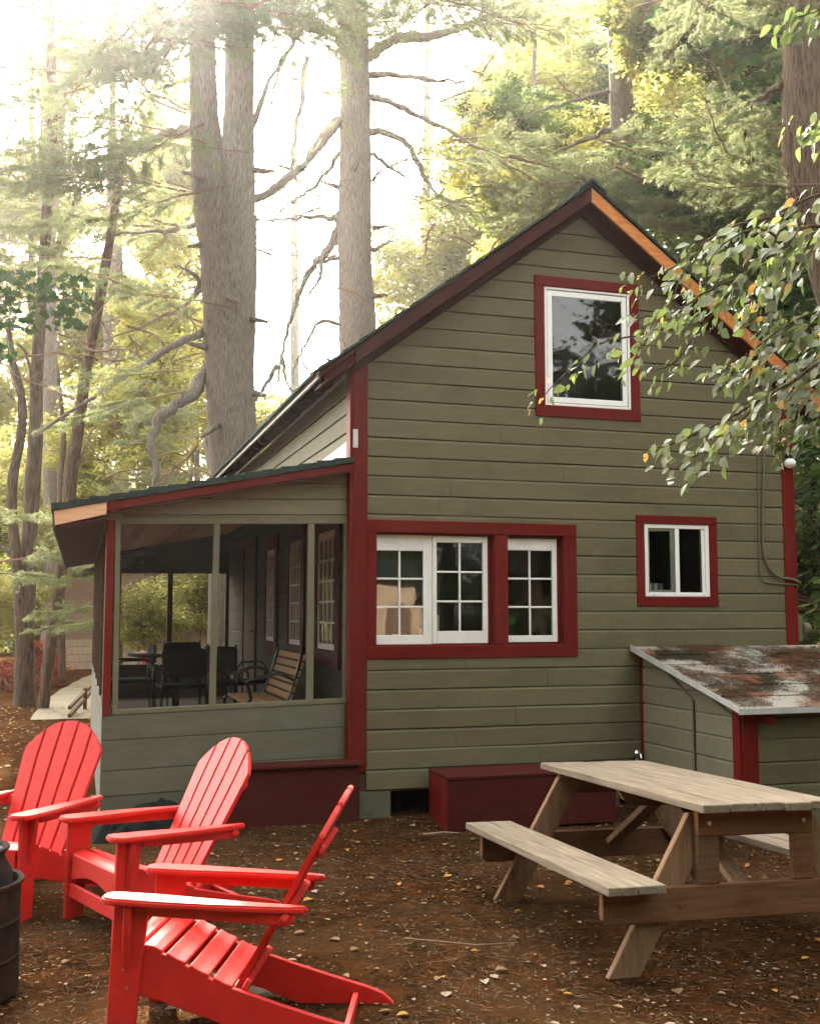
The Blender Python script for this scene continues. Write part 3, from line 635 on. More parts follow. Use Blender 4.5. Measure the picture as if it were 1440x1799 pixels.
cable(smooth_path([(5.83, yc, 3.70), (5.84, yc, 3.3), (5.825, yc, 3.0), (5.80, yc, 2.6), (5.785, yc, 2.25), (5.80, yc-.01, 2.07), (5.86, yc-.01, 1.96), (5.95, yc-.015, 1.905), (6.06, yc-.02, 1.89), (6.16, yc, 1.86)]), .012, 'thick olive cable curving down the wall to the right corner')
cable(smooth_path([(5.77, yc, 3.75), (5.765, yc, 3.2), (5.755, yc, 2.6), (5.745, yc, 2.1), (5.76, yc, 1.90), (5.82, yc, 1.86), (5.95, yc, 1.85), (6.12, yc-.012, 1.84)]), .006, 'thin olive cable left of the thick one on the wall')
mtr = thing('electric_meter', 'grey round meter peeking out at the right corner of the wall', 'meter', (6.145, YW+.05, 1.45))
bx('meter_box', CABLE, mtr, -.04, .03, -.08, .05, -.11, .11, .006); b = MB(); b.tube([(.04, -.06, .0), (.10, -.06, .0)], .055, 16); b.build('meter_dial', OLIVE, mtr, .004)
# ================================================================== SHED against the wall
SX0, SX1, SYF = 4.55, 6.9, 6.86
shed = thing('bulkhead_shed', 'low olive shed with lean-to shingled roof covered in pine needles', 'shed', (SX0, YW, 0))
def sp(o): o.matrix_parent_inverse = Matrix.Translation((-SX0, -YW, 0)); return o
def sbx(name, m, *a, bevel=.004, label=None): return sp(bx(name, m, shed, *a, bevel, label=label))
def st(y): return 1.335-(YW-y)*(1.335-.93)/(YW-6.72)      # top of the shed roof at depth y
core = MB(); core.prism([(SYF+.02, .02), (YW-.03, .02), (YW-.03, st(YW)-.09), (SYF+.02, st(SYF)-.09)], SX0+.02, SX1-.02, 'x'); sw = sp(core.build('shed_wall', OLIVE_S, shed))
MSh = Matrix.Translation((SX0, 0, 0)) @ Matrix.Rotation(-math.pi/2, 4, 'Z')
zr = [.03, .20, .36, .52, .685, .84, .99, 1.14, 1.26]
for i, (z0, z1) in enumerate(zip(zr, zr[1:])):
    ye = lambda z: SYF+.02 if z < st(SYF)-.09 else 6.72+(z+.09-.93)/((1.335-.93)/(YW-6.72))
    parts = [(-(YW-.075), -max(ye(z0), SYF+.07), -(YW-.075), -max(ye(z1), SYF+.07))]
    u0, u1a, _, u1b = parts[0]
    if u1a-u0 < .05: continue
    b = MB(MSh)
    j = -7.93 if i in (3, 4, 5) else None
    board(b, u0, u1a, u0, max(u1b, u0+.01), z0, z1, .02, -.006, True, .003)
    b.build('siding_board', OLIVE_S, sw)
for i, (z0, z1) in enumerate(zip(zr[:6], zr[1:6])):
    b = MB(); board(b, SX0+.145, SX1, SX0+.145, SX1, z0, z1, SYF+.02, SYF-.006, True, .003); b.build('siding_board', OLIVE, sw)
sbx('corner_board', REDTRIM, SX0-.012, SX0+.02, YW-.076, YW-.028, .0, st(YW)-.085)
sbx('corner_board', REDTRIM, SX0-.014, SX0+.008, SYF-.012, SYF+.075, .0, st(SYF)-.075)
sbx('corner_board', REDTRIM, SX0+.0085, SX0+.142, SYF-.022, SYF+.01, .0, st(SYF)-.075, label='wide dark red front corner board of the shed')
for x in (4.72, 5.45, 6.2): sbx('bracket', REDTRIM, x, x+.05, SYF-.11, SYF-.01, .80, .86)
# roof of individual shingles
rb = MB(); rb.prism([(6.725, st(6.725)-.03), (YW-.034, st(YW-.034)-.03), (YW-.034, st(YW-.034)-.055), (6.725, st(6.725)-.055)], SX0-.09, SX1+.1, 'x'); sr = sp(rb.build('shed_roof', DARKWOOD, shed))
ny = 6; dy = (YW-.036-6.72)/ny
for r_ in range(ny):
    ya, yb = 6.72+r_*dy, 6.72+(r_+1)*dy+.04
    if r_ == ny-1: yb = YW-.036
    off = -.15*(r_ % 2); x = SX0-.095+off
    while x < SX1+.1:
        xa, xb = max(x, SX0-.095), min(x+.30, SX1+.1)
        if xb-xa > .02:
            lift = random.uniform(0, .004)
            b = MB(); b.prism([(ya, st(ya)-.012+lift), (yb, st(yb)-.020), (yb, st(yb)-.027), (ya, st(ya)-.025)], xa+.0015, xb-.0015, 'x'); b.build('shingle', SHEDROOF, sr)
        x += .30
b = MB(); b.prism([(6.712, st(6.712)+.000), (YW-.04, st(YW-.04)+.000), (YW-.04, st(YW-.04)-.052), (6.712, st(6.712)-.040)], SX0-.099, SX0-.0955, 'x'); b.build('drip_edge', METALW, sr)
b = MB(); b.box(SX0-.099, SX1+.1, 6.706, 6.7115, st(6.72)-.052, st(6.72)-.012); b.build('drip_edge', METALW, sr)
# needle drift lying on the roof
def needles(name, n, place, mats, lab=None, wid=.0016, ln=(.03, .07), kind='stuff', parent=None):
    v = []; f = []; mi = []
    for i in range(n):
        p = place()
        if p is None: continue
        a = random.uniform(0, math.tau); l = random.uniform(*ln)/2; dx, dy_ = math.cos(a)*l, math.sin(a)*l; w_ = wid
        x, y, z, sx, sy = p
        b0 = len(v)
        for s1 in (-1, 1):
            X, Y = x+s1*dx, y+s1*dy_; Z = z+s1*(sx*dx+sy*dy_)+random.uniform(.000, .004)
            v += [(X-dy_/l*w_, Y+dx/l*w_, Z), (X+dy_/l*w_, Y-dx/l*w_, Z+.001)]
        f.append((b0, b0+1, b0+3, b0+2)); mi.append(random.randrange(len(mats)))
    me = bpy.data.meshes.new(name); me.from_pydata(v, [], f)
    for m in mats: me.materials.append(m)
    me.polygons.foreach_set('material_index', mi); me.update()
    o = link(name, me, parent); o['kind'] = kind
    if lab: o['label'] = lab
    return o
NEEDR = mat('dead_needle_rust', (.12, .045, .02), (.17, .07, .03), rough=.8); NEEDD = mat('dead_needle_dark', (.05, .035, .02), (.09, .06, .03), rough=.8)
SS = (1.335-.93)/(YW-6.72)
def on_shed():
    x, y = random.uniform(SX0-.05, SX1), random.uniform(6.75, YW-.05)
    if noise.noise(Vector((x*2.1, y*2.8, 5.2)))+.35*noise.noise(Vector((x*9, y*9, 1))) < .04: return None
    return (x, y, st(y)-.004, 0, SS)
o = needles('needle_litter', 26000, on_shed, [NEEDR, NEEDD, NEEDD], 'dead pine needles drifted on the low shed roof', wid=.0014, ln=(.025, .06)); o['category'] = 'needle litter'
# tap and pipe beside the shed, tap on its wall
tp = thing('garden_tap', 'grey garden tap on an upright pipe where shed meets the gable wall', 'tap', (4.47, YW-.09, 0))
b = MB(); b.tube([(0, 0, .0), (0, 0, .40)], .011, 8); b.build('pipe', METALW, tp); b = MB(); b.lathe([(0, .39), (.03, .392), (.032, .43), (.02, .45), (0, .452)], 12); b.build('valve', STEEL, tp)
b = MB(); b.tube([(0, -.01, .42), (0, -.06, .42), (0, -.075, .39)], .009, 8); b.build('spout', STEEL, tp)
tc_ = thing('wall_tap', 'small dark tap on the left wall of the shed', 'tap', (SX0-.01, 7.42, .33))
b = MB(); b.tube([(0, 0, .02), (-.05, 0, .02), (-.07, 0, -.02)], .012, 8); b.build('spout', BLACKMT, tc_); b = MB(); b.tube([(-.035, -.03, .05), (-.035, .03, .05)], .007, 6); b.tube([(-.035, 0, .02), (-.035, 0, .05)], .006, 6); b.build('handle', BLACKMT, tc_)
b = MB(); b.tube(smooth_path([(-.04, 0, -.02), (-.05, .01, -.12), (-.03, 0, -.25), (-.04, 0, -.33)]), .018, 8); b.build('hose', BLACKPL, tc_)
b = MB(); b.tube([(SX0-.022, 7.44, .36), (SX0-.022, 7.44, .92), (SX0-.022, 7.95, 1.18)], .012, 4); tag(b.build('cable', CABLE), 'olive conduit rising the left wall of the shed above its tap', 'cable')
# ================================================================== red boxes, tarp
def chest(x0, x1, y0, y1, h, label, lid):
    t = thing('storage_box', label, 'box', ((x0+x1)/2, (y0+y1)/2, 0)); c = Matrix.Translation((-(x0+x1)/2, -(y0+y1)/2, 0))
    bx('side_panel', REDBOX, t, x0, x1, y0, y0+.03, -.02, h-.02, .004, M=c); bx('side_panel', REDBOX, t, x0, x1, y1-.03, y1, -.02, h-.02, .004, M=c)
    bx('end_panel', REDTRIM if not lid else REDBOX, t, x0-.004, x0+.03, y0+.031, y1-.031, -.02, h-.02, .003, M=c); bx('end_panel', REDBOX, t, x1-.03, x1, y0+.031, y1-.031, -.02, h-.02, .003, M=c)
    o = .02 if lid else .004
    bx('lid', REDBOX, t, x0-o, x1+o, y0-o*1.6, y1, h-.018, h+.008, .004, M=c)
    return t
chest(.95, 2.07, 8.155, 8.37, .45, 'long dark red box against the low porch wall', True)
chest(2.64, 4.02, 7.745, 8.21, .372, 'low dark red box beneath the gable wall behind the picnic table', False)
b = MB(); n = 26
vs = []; fs = []
for i in range(n):
    for j in range(9):
        x = .12+1.0*i/(n-1); y = 7.95+.42*j/8
        h = (.30*math.sin(math.pi*min(1, (i+1)/n*1.05))**.7)*(math.sin(math.pi*(j+.6)/9.4))**.6*(.45+.75*noise.noise(Vector((i*.33, j*.5, 4)))+.25)
        vs.append((x, y, max(-.02, h-.02)))
fs = [(i*9+j, (i+1)*9+j, (i+1)*9+j+1, i*9+j+1) for i in range(n-1) for j in range(8)]
b.add(vs, fs); tag(b.build('tarpaulin', TARP, None, smooth=False), 'crumpled black tarpaulin on the ground against the porch wall', 'tarpaulin')
# ================================================================== furniture on the porch
def porch_chair(x, y, rz, label, arms=True):
    t = thing('dining_chair', label, 'chair', (x, y, .42), rz, 'black metal chairs around the porch table')
    b = MB(); b.box(-.22, .22, -.21, .21, .42, .46); b.build('seat', BLACKCH, t, .012)
    b = MB(); b.prism([(-.22, .55), (.22, .55), (.225, .79), (.18, .82), (-.18, .82), (-.225, .79)], .20, .235, 'y'); b.build('backrest', BLACKCH, t, .01)
    for sx in (-1, 1):
        b = MB(); b.tube([(sx*.24, -.2, 0), (sx*.23, -.19, .62), (sx*.23, -.12, .66), (sx*.23, .16, .66), (sx*.23, .21, .60)], .011, 8); b.build('arm_tube', BLACKMT, t, smooth=True)
        b = MB(); b.tube([(sx*.24, .25, 0), (sx*.21, .20, .44), (sx*.21, .22, .84)], .011, 8); b.build('leg', BLACKMT, t, smooth=True)
    return t
dt = thing('dining_table', 'dark round dining table standing inside the screened porch', 'table', (1.02, 12.2, .42))
b = MB(); b.lathe([(0, .70), (.5, .70), (.52, .715), (.52, .73), (.5, .74), (0, .74)], 28); b.build('tabletop', BLACKMT, dt)
b = MB(); b.tube([(0, 0, 0), (0, 0, .7)], .04, 10); b.build('pedestal', BLACKMT, dt)
for k in range(4):
    b = MB(); a = k*math.pi/2+.4; b.tube([(0, 0, .12), (.33*math.cos(a), .33*math.sin(a), .02)], .02, 6); b.build('foot', BLACKMT, dt)
porch_chair(.98, 11.2, math.pi+.1, 'black metal chair with its back to the front screen, middle of the porch set')
porch_chair(1.60, 11.6, 2.2, 'black metal chair beside the cottage wall at the porch table')
porch_chair(.55, 12.3, -1.5, 'black metal chair near the left screens of the porch')
porch_chair(1.2, 13.1, .1, 'black metal chair behind the porch table')
bn = thing('garden_bench', 'slatted honey wood bench with black iron arms against the porch inner wall', 'bench', (1.62, 9.75, .42))
for i in range(6):
    b = MB(); z = .44+i*.066; x = .10+(z-.44)*.35; b.beam((x, -.62, z+.02), (x, .62, z+.02), .018, .052, up=(.35, 0, 1)); b.build('slat', BENCHW, bn, .004)
for i in range(5):
    b = MB(); x = .05-i*.075; b.box(x-.03, x+.03, -.62, .62, .40, .42); b.build('slat', BENCHW, bn, .004)
for sy in (-.6, .6):
    b = MB(); b.tube(smooth_path([(.20, sy, .85), (.12, sy, .55), (.07, sy, .40), (.1, sy, .2), (.16, sy, 0)]), .014, 6); b.tube(smooth_path([(.13, sy, .60), (-.02, sy, .66), (-.18, sy, .62), (-.30, sy, .60), (-.34, sy, .66), (-.28, sy, .69), (-.26, sy, .63)]), .013, 6)
    b.tube(smooth_path([(-.28, sy, .60), (-.24, sy, .45), (-.30, sy, .38), (-.30, sy, .2), (-.34, sy, 0)]), .014, 6); b.build('iron_arm', BLACKMT, bn, smooth=True)
# small things standing on the kitchen counter inside the wide window
def on_counter(name, label, cat, x, y, prof, m, n=16):
    b = MB(); b.lathe(prof, n); t = b.build(name, m, None, smooth=True); t.location = (x, y, 1.334); return tag(t, label, cat)
on_counter('paper_roll', 'white paper towel roll standing inside the middle window sash', 'paper roll', 2.80, YW+.28, [(0, 0), (.055, 0), (.055, .24), (.02, .242), (.018, .2)], PAPER)
on_counter('metal_cup', 'shiny steel cup behind the left sash of the wide window', 'cup', 2.54, YW+.22, [(0, 0), (.035, 0), (.04, .10), (.037, .10), (.033, .01)], STEEL)
on_counter('glass_bottle', 'small pale bottle right of the steel cup in the window', 'bottle', 2.665, YW+.2, [(0, 0), (.035, 0), (.036, .06), (.014, .09), (.014, .13), (.018, .135), (0, .135)], METALW)
on_counter('glass_jar', 'short glass jar left of the steel cup in the window', 'jar', 2.47, YW+.24, [(0, 0), (.03, 0), (.033, .08), (.03, .085), (.028, .01)], METALW)
b = MB(); b.box(-.11, .11, -.08, .08, 0, .022); t = b.build('dish_tray', PAPER, None, .006); t.location = (2.33, YW+.22, 1.334); tag(t, 'flat white tray at the left end of the kitchen window', 'tray')
for i in range(4):
    on_counter('tumbler', 'clear tumbler in the row inside the small sliding window', 'tumbler', 4.70+i*.055, YW+.16, [(0, 0), (.022, 0), (.024, .12), (.021, .12), (.019, .01)], METALW).location[2] = 1.73
    bpy.context.scene.objects[-1] if False else None
for o in [o for o in bpy.data.objects if o.name.startswith('tumbler')]: o['group'] = 'tumblers inside the sliding window'
hp(bx('window_shelf', VINYL, house, 4.615, 5.247, YW+.095, YW+.24, 1.700, 1.729, .003))
# ================================================================== ADIRONDACK CHAIRS
def back_outline(y0b, y1b, y0t, y1t, L, arc):
    pts = [(y0b, 0), (y1b, 0)]
    n = 6; right = [(y1b+(y1t-y1b)*.97, L*.80)]
    pts += right
    for k in range(n+1):
        y = y1t+(y0t-y1t)*k/n; pts.append((y, arc(y)))
    pts += [(y0b+(y0t-y0b)*.97, L*.80)]
    return pts
def adirondack(label):
    t = thing('adirondack_chair', label, 'chair', group='red adirondack chairs around the fire drum')
    m = CHAIRRED
    # long side rails: seat support that runs down to the rear foot
    rail = [(.015, .375), (-.06, .378), (-.16, .350), (-.26, .305), (-.36, .262), (-.46, .238), (-.58, .206), (-.72, .172), (-.86, .140), (-.93, .118), (-.972, .085), (-.99, .05), (-.985, .012), (-.96, -.004), (-.86, -.006), (-.74, .012), (-.60, .05), (-.45, .098), (-.30, .145), (-.14, .19), (.015, .225)]
    for s in (-1, 1):
        b = MB(); b.prism(rail, s*.262-.0125, s*.262+.0125, 'y'); b.build('side_rail', m, t, .004)
        # front leg: broad board outside the rail
        b = MB(); b.prism([(.045, 0), (.052, .30), (.055, .535), (-.075, .535), (-.062, .30), (-.055, 0)], s*.289-.0135, s*.289+.0135, 'y'); b.build('leg', m, t, .004)
        b = MB(); b.prism([(s*.304, .532), (s*.352, .532), (s*.338, .44), (s*.304, .30)], -.022, .006, 'x'); b.build('arm_bracket', m, t, .004)
        # arm: paddle shape
        arm = [(.085, .235), (.10, .26), (.102, .31), (.085, .345), (.05, .362), (-.10, .368), (-.30, .362), (-.50, .348), (-.60, .335), (-.655, .315), (-.665, .292), (-.64, .278), (-.50, .272), (-.30, .258), (-.10, .232), (.05, .225)]
        b = MB(); b.prism([(x, s*y) for x, y in arm], .536, .562, 'z'); b.build('arm', m, t, .007, seg=2)
        b = MB(); b.prism([(-.07, .500), (-.60, .494), (-.62, .515), (-.615, .534), (-.07, .534)], s*.30-.0, s*.30+s*.024, 'y') ; b.build('arm_rail', m, t, .003)
        for x, z in ((.0, .50), (.0, .30), (-.02, .24), (-.57, .514)):
            b = MB(); b.tube([(x, s*.3015, z), (x, s*(.3055 if x > -.1 else .327), z)], .006, 8); b.build('screw', STEEL, t)
    # curved front apron with an arch and a straight stretcher
    ap = [(-.25, .375), (.25, .375), (.25, .245), (.17, .262), (.08, .282), (0, .288), (-.08, .282), (-.17, .262), (-.25, .245)]
    b = MB(); b.prism(ap, .016, .038, 'x'); b.build('apron', m, t, .004)
    b = MB(); b.box(.012, .034, -.275, .275, .150, .222); b.build('stretcher', m, t, .004)
    b = MB(); b.box(-.83, -.808, -.249, .249, .03, .115); b.build('stretcher', m, t, .003)
    # seat slats following the dip of the seat
    prof = [(.035, .372), (-.045, .390), (-.055, .389), (-.135, .369), (-.145, .366), (-.225, .332), (-.235, .328), (-.315, .294), (-.325, .290), (-.405, .260)]
    for i in range(5):
        (xa, za), (xb, zb) = prof[2*i], prof[2*i+1]
        b = MB(); d = Vector((xb-xa, 0, zb-za)); nrm = Vector((d.z, 0, -d.x)).normalized()
        if nrm.z < 0: nrm = -nrm
        th = .02; g = .004
        u = d.normalized()*g; p0, p1 = Vector((xa, 0, za))+u, Vector((xb, 0, zb))-u; mid = (p0+p1)/2+nrm*(.006 if i < 2 else -.003)
        lo = [q-nrm*th for q in (p0, mid, p1)]
        poly = [(q.x, q.z) for q in (p0, mid, p1, lo[2], lo[1], lo[0])]
        b.prism(poly, -.275, .275, 'y'); b.build('seat_slat', m, t, .004)
    # fan of back slats in a leaning plane
    L = .875; lean = math.radians(26.5)
    MBk = Matrix.Translation((-.385, 0, .185)) @ Matrix.Rotation(-lean, 4, 'Y') @ Matrix(((0, 0, 1, 0), (1, 0, 0, 0), (0, 1, 0, 0), (0, 0, 0, 1)))
    arc = lambda y: L-.205*(abs(y)/.285)**2.3
    for i in range(5):
        c = i-2
        wb, wt = .083, .1085
        y0b, y1b = c*wb-wb/2+.004, c*wb+wb/2-.004; y0t, y1t = c*wt-wt/2+.004, c*wt+wt/2-.004
        b = MB(MBk); b.prism(back_outline(y0b, y1b, y0t, y1t, .80, arc), -.011, .011, 'z'); b.build('back_slat', m, t, .005, seg=2)
    def cross(h, hw, wz, th=.024):
        b = MB(MBk); b.prism([(-hw, h-wz/2), (hw, h-wz/2), (hw+.01, h), (hw, h+wz/2), (-hw, h+wz/2), (-hw-.01, h)], -.012-th, -.0115, 'z'); b.build('back_crosspiece', m, t, .005)
    cross(.08, .245, .07); cross(.385, .33, .055, .03); cross(.64, .235, .05)
    return t
c0 = adirondack('nearest red adirondack chair, side on and facing left, its seat slats in view')
c1 = copy_tree(c0); c2 = copy_tree(c0)
c1['label'] = 'middle red adirondack chair with its curved front apron in view'
c2['label'] = 'red adirondack chair behind the drum, cut by the left edge'
for c, loc, rot in ((c0, (.265, 4.51, -.023), (.047, -.047, 2.8097)), (c1, (.113, 5.866, -.045), (-.019, -.035, 3.5505)), (c2, (-.48, 6.332, -.02), (0, -.012, 4.102))):
    c.location = loc; c.rotation_euler = rot
# ================================================================== fire drum
dr = thing('fire_drum', 'dark rusty steel drum with a black pot inside at the left edge', 'drum', (-.485, 5.08, -.01))
b = MB(); b.lathe([(.27, 0), (.275, .01), (.272, .15), (.278, .16), (.272, .17), (.272, .30), (.278, .31), (.272, .32), (.273, .45), (.284, .458), (.284, .47), (.262, .47), (.258, .10), (0, .10)], 36); b.build('drum_wall', RUST, dr, smooth=False)
b = MB(); b.lathe([(.19, .12), (.24, .40), (.235, .50), (.205, .56), (.20, .575), (.212, .59), (.192, .592), (.18, .50), (.16, .2), (0, .15)], 30); b.build('inner_pot', BLACKPL, dr, smooth=True)
b = MB(); b.lathe([(.212, .590), (.222, .598), (.222, .606), (.200, .608), (.193, .592)], 30); b.build('pot_rim', RUST, dr, smooth=True)
# ================================================================== PICNIC TABLE  (x across, y away from the camera)
pt = thing('picnic_table', 'weathered wooden picnic table with attached benches on the bare ground', 'table', (2.644, 4.290, -.012))
pt.rotation_euler = (-.025, .024, .007)
L_T, W_T = 1.767, .706
def plank(name, m, p, q, w, h, up=(0, 0, 1), bev=.004, jit=.0):
    b = MB(); b.beam(p, q, w, h, up); return b.build(name, m, pt, bev)
for i in range(5):
    x = W_T/5*(i+.5); e = random.uniform(-.008, .008)
    plank('tabletop_plank', TABLEW, (x, 0+e, .741+random.uniform(-.002, .002)), (x, L_T+random.uniform(-.02, .01), .741), W_T/5-.007, .038)
for s in (0, 1):
    for i in range(2):
        x = (-.466+.067+i*.145) if s == 0 else (W_T+.466-.067-i*.145)
        e = random.uniform(-.008, .008)
        plank('bench_plank', TABLEW, (x, e, .407), (x, L_T+e, .407), .138, .038)
for y, near in ((.175, True), (L_T-.21, False)):
    sgn = -1 if near else 1
    # splayed legs, seat beam and top beam bolted together
    plank('leg', TABLEL, (-.345, y, .0), (.115, y, .720), .04, .14, up=(1, 0, 0)) if False else None
    for s in (0, 1):
        xf, xt = (-.315, .10) if s == 0 else (W_T+.315, W_T-.10)
        hw = .078
        b = MB(); b.prism([(xf-hw*.95, .0), (xf+hw*1.05, 0), (xt+hw, .70), (xt-hw, .70)], y-.019, y+.019, 'y'); b.build('leg', TABLEL, pt, .004)
    yb = y+sgn*.0385
    b = MB(); b.prism([(-.435, .388), (W_T+.435, .388), (W_T+.435, .262), (W_T+.41, .235), (-.41, .235), (-.435, .262)], yb-.019, yb+.019, 'y'); b.build('seat_beam', TABLEB, pt, .004)
    b = MB(); b.prism([(.045, .720), (W_T-.045, .720), (W_T-.045, .60), (.045, .60)], yb-.019, yb+.019, 'y'); b.build('top_beam', TABLEB, pt, .004)
    if near:
        for x in (.045+.055, W_T-.10): 
            b = MB(); b.box(x-.055, x+.055, yb-.0195+.002, yb+.017, .390, .598); b.build('upright', TABLEB, pt, .003)
    if near:
        for x, z in ((-.05, .31), (.10, .66), (W_T-.1, .66), (W_T+.05, .31)):
            b = MB(); b.tube([(x, yb-.0195, z), (x, yb-.026, z)], .011, 8); b.build('bolt', STEEL, pt)
b = MB(); b.prism([(.04, .720), (W_T-.04, .720), (W_T-.08, .66), (W_T-.16, .63), (.16, .63), (.08, .66)], L_T*.5-.02, L_T*.5+.02, 'y'); b.build('middle_batten', TABLEB, pt, .004)
for y0, y1 in ((.22, L_T*.5-.03), (L_T-.25, L_T*.5+.03)):
    plank('diagonal_brace', TABLEL, (W_T*.5, y0, .33), (W_T*.5, y1, .70), .085, .035, bev=.003)
# ================================================================== GROUND LITTER
def in_clear(x, y): return -2.4 < x < 5.0 and 2.9 < y < 8.3
def leaf_scatter(name, n, region, mats, size, lab, wts=None, seed=3):
    rnd = random.Random(seed); v = []; f = []; mi = []
    for i in range(n):
        x, y = region(rnd)
        if HX0-.05 < x and y > YW-.02: continue
        s = rnd.uniform(*size); a = rnd.uniform(0, math.tau); z = gz(x, y)+.004+rnd.uniform(0, .006)
        ca, sa = math.cos(a), math.sin(a); tilt = rnd.uniform(-.35, .35); cup = rnd.uniform(.05, .35)*s; asp = rnd.uniform(.28, .42)
        pr = [(-.5, 0, .2), (-.2, asp, 1), (.2, asp*.9, 1), (.55, 0, .4), (.2, -asp*.9, 1), (-.2, -asp, 1)]
        b0 = len(v)
        for u, w_, q in pr:
            X, Y = u*s, w_*s; v.append((x+X*ca-Y*sa, y+X*sa+Y*ca, z+cup*q*abs(w_)*1.6+max(0, tilt*Y)+.002))
        v.append((x, y, z)); c = b0+6
        for k in range(6): f.append((b0+k, b0+(k+1) % 6, c)); mi.append(0)
        m_ = rnd.choices(range(len(mats)), wts)[0]; mi[-6:] = [m_]*6
    me = bpy.data.meshes.new(name); me.from_pydata(v, [], f)
    for m in mats: me.materials.append(m)
    me.polygons.foreach_set('material_index', mi); me.update()
    return tag(link(name, me), lab, 'fallen leaves', kind='stuff')
near = lambda r: (r.uniform(-2.3, 5.0), 2.9+5.4*r.random()**.9)
leaf_scatter('fallen_leaves', 3000, near, [FALLT, FALLP, FALLY], (.009, .024), 'small dry leaves scattered over the bare ground', (5, 4, 1))
leaf_scatter('fallen_leaves', 330, near, [FALLT, FALLP, FALLY], (.03, .065), 'larger curled leaves, a few of them yellow, lying on the soil', (4, 4, 2), 11)
leaf_scatter('fallen_leaves', 3000, lambda r: (r.uniform(-8, 2.0), r.uniform(8.5, 20)), [FALLT, FALLP, FALLY], (.03, .07), 'leaves strewn on the ground left of the porch', (5, 3, 2), 5)
def on_soil():
    x, y = random.uniform(-2.2, 4.9), 2.9+5.4*random.random()
    if noise.noise(Vector((x*1.3, y*1.3, 2)))+.25 < random.uniform(-.3, .35): return None
    return (x, y, gz(x, y)+.003, 0, 0)
NEEDT = mat('dead_needle_tan', (.17, .09, .045), (.24, .14, .075), rough=.8)
o = needles('needle_litter', 60000, on_soil, [NEEDR, NEEDD, NEEDD, NEEDT, NEEDD], 'fallen rusty pine needles lying all over the soil', wid=.0009, ln=(.015, .05)); o['category'] = 'needle litter'
# crumbs of soil and small stones
def crumbs(n):
    rnd = random.Random(4); b = MB()
    for i in range(n):
        x, y = near(rnd); s = rnd.uniform(.003, .010); z = gz(x, y)
        q = [Vector((rnd.uniform(.6, 1)*a*s, rnd.uniform(.6, 1)*c*s, d*s*.6)) for a, c, d in ((1, 0, 0), (0, 1, 0), (-1, 0, 0), (0, -1, 0), (0, 0, 1.2))]
        b.add([(x+p.x, y+p.y, z+p.z) for p in q], [(0, 1, 4), (1, 2, 4), (2, 3, 4), (3, 0, 4)])
    return b
tag(crumbs(4200).build('soil_crumbs', mat('soil_crumb', (.05, .03, .018), (.20, .13, .08), scale=3, rough=.95, contrast=(.5, .7)), None, fix=False), 'crumbs of earth and grit on the ground', 'grit', kind='stuff')
b = MB(); rnd = random.Random(2); vs = []
stn = bpy.data.meshes.new('stone'); bm = bmesh.new(); bmesh.ops.create_icosphere(bm, subdivisions=3, radius=1)
for q in bm.verts: q.co = Vector((q.co.x*.15, q.co.y*.10, q.co.z*.06))*(1+.35*noise.noise(q.co*1.6))
bm.to_mesh(stn); bm.free(); stn.materials.append(STONE)
p = P(520, 1762, 5.0); p = Vector((.80, 4.72, .02))
tag(link('stone', stn, None, p, (0, 0, .5)), 'pale flat stone on the ground behind the nearest red chair', 'stone')
# pine cone, dead sticks, and seedlings
def stick(pts, r, lab):
    b = MB(); b.tube(pts, r, 5); tag(b.build('stick', TWIG), lab, 'stick', 'sticks on the ground')
stick([(2.36, 7.47, .03), (2.5, 7.43, .045), (2.62, 7.45, .03)], [.009, .008, .005], 'broken stick on the soil left of the low red box')
stick([(1.55, 5.2, .02), (1.85, 5.0, .02), (2.05, 4.98, .02)], [.004, .003, .002], 'thin twig on the ground between chairs and table')
pc = MB(); rnd = random.Random(8)
for k in range(60):
    a = k*2.4; t_ = k/60; r = .022*math.sin(math.pi*(t_*.85+.1)); x = -.045+.09*t_
    c_ = Vector((x, r*math.cos(a), .024+r*math.sin(a))); o_ = Vector((-.3, math.cos(a), math.sin(a))).normalized()*.014; s_ = Vector((0, -math.sin(a), math.cos(a)))*.008
    pc.add([c_-s_, c_+s_, c_+o_+s_*.6, c_+o_-s_*.6], [(0, 1, 2, 3)])
o = pc.build('pine_cone', DARKWOOD, None, fix=False); o.location = (2.92, 3.62, gz(2.92, 3.62)); o.scale = (1.5,)*3; tag(o, 'dark pine cone lying in the shade under the picnic table end', 'pine cone')
def seedling(x, y, h, lab):
    t = thing('seedling', lab, 'seedling', (x, y, gz(x, y)), 0, 'green seedlings in the soil')
    b = MB(); b.tube([(0, 0, 0), (.004, 0, h*.6), (.0, .004, h)], .0016, 4); b.build('stem', LEAFD, t)
    b = MB()
    for k in range(6):
        a = k*2.4; zz = h*(.45+.1*k); l = h*.45; d = Vector((math.cos(a), math.sin(a), .35)); s_ = Vector((-math.sin(a), math.cos(a), 0))*l*.28
        o_ = Vector((0, 0, zz)); b.add([o_, o_+d*l*.5+s_, o_+d*l, o_+d*l*.5-s_], [(0, 1, 2, 3)])
    b.build('leaves', LEAFD, t, fix=False)
for x, y, h, lab in ((2.14, 8.09, .10, 'green seedling at the foot of the red corner board'), (2.95, 5.0, .05, 'seedling under the middle of the picnic table'), (1.98, 4.75, .05, 'seedling beside the near end of the left bench'), (2.55, 3.35, .06, 'seedling near the bottom edge right of centre'), (3.3, 6.3, .08, 'seedling between the picnic table and the shed')):
    seedling(x, y, h, lab)
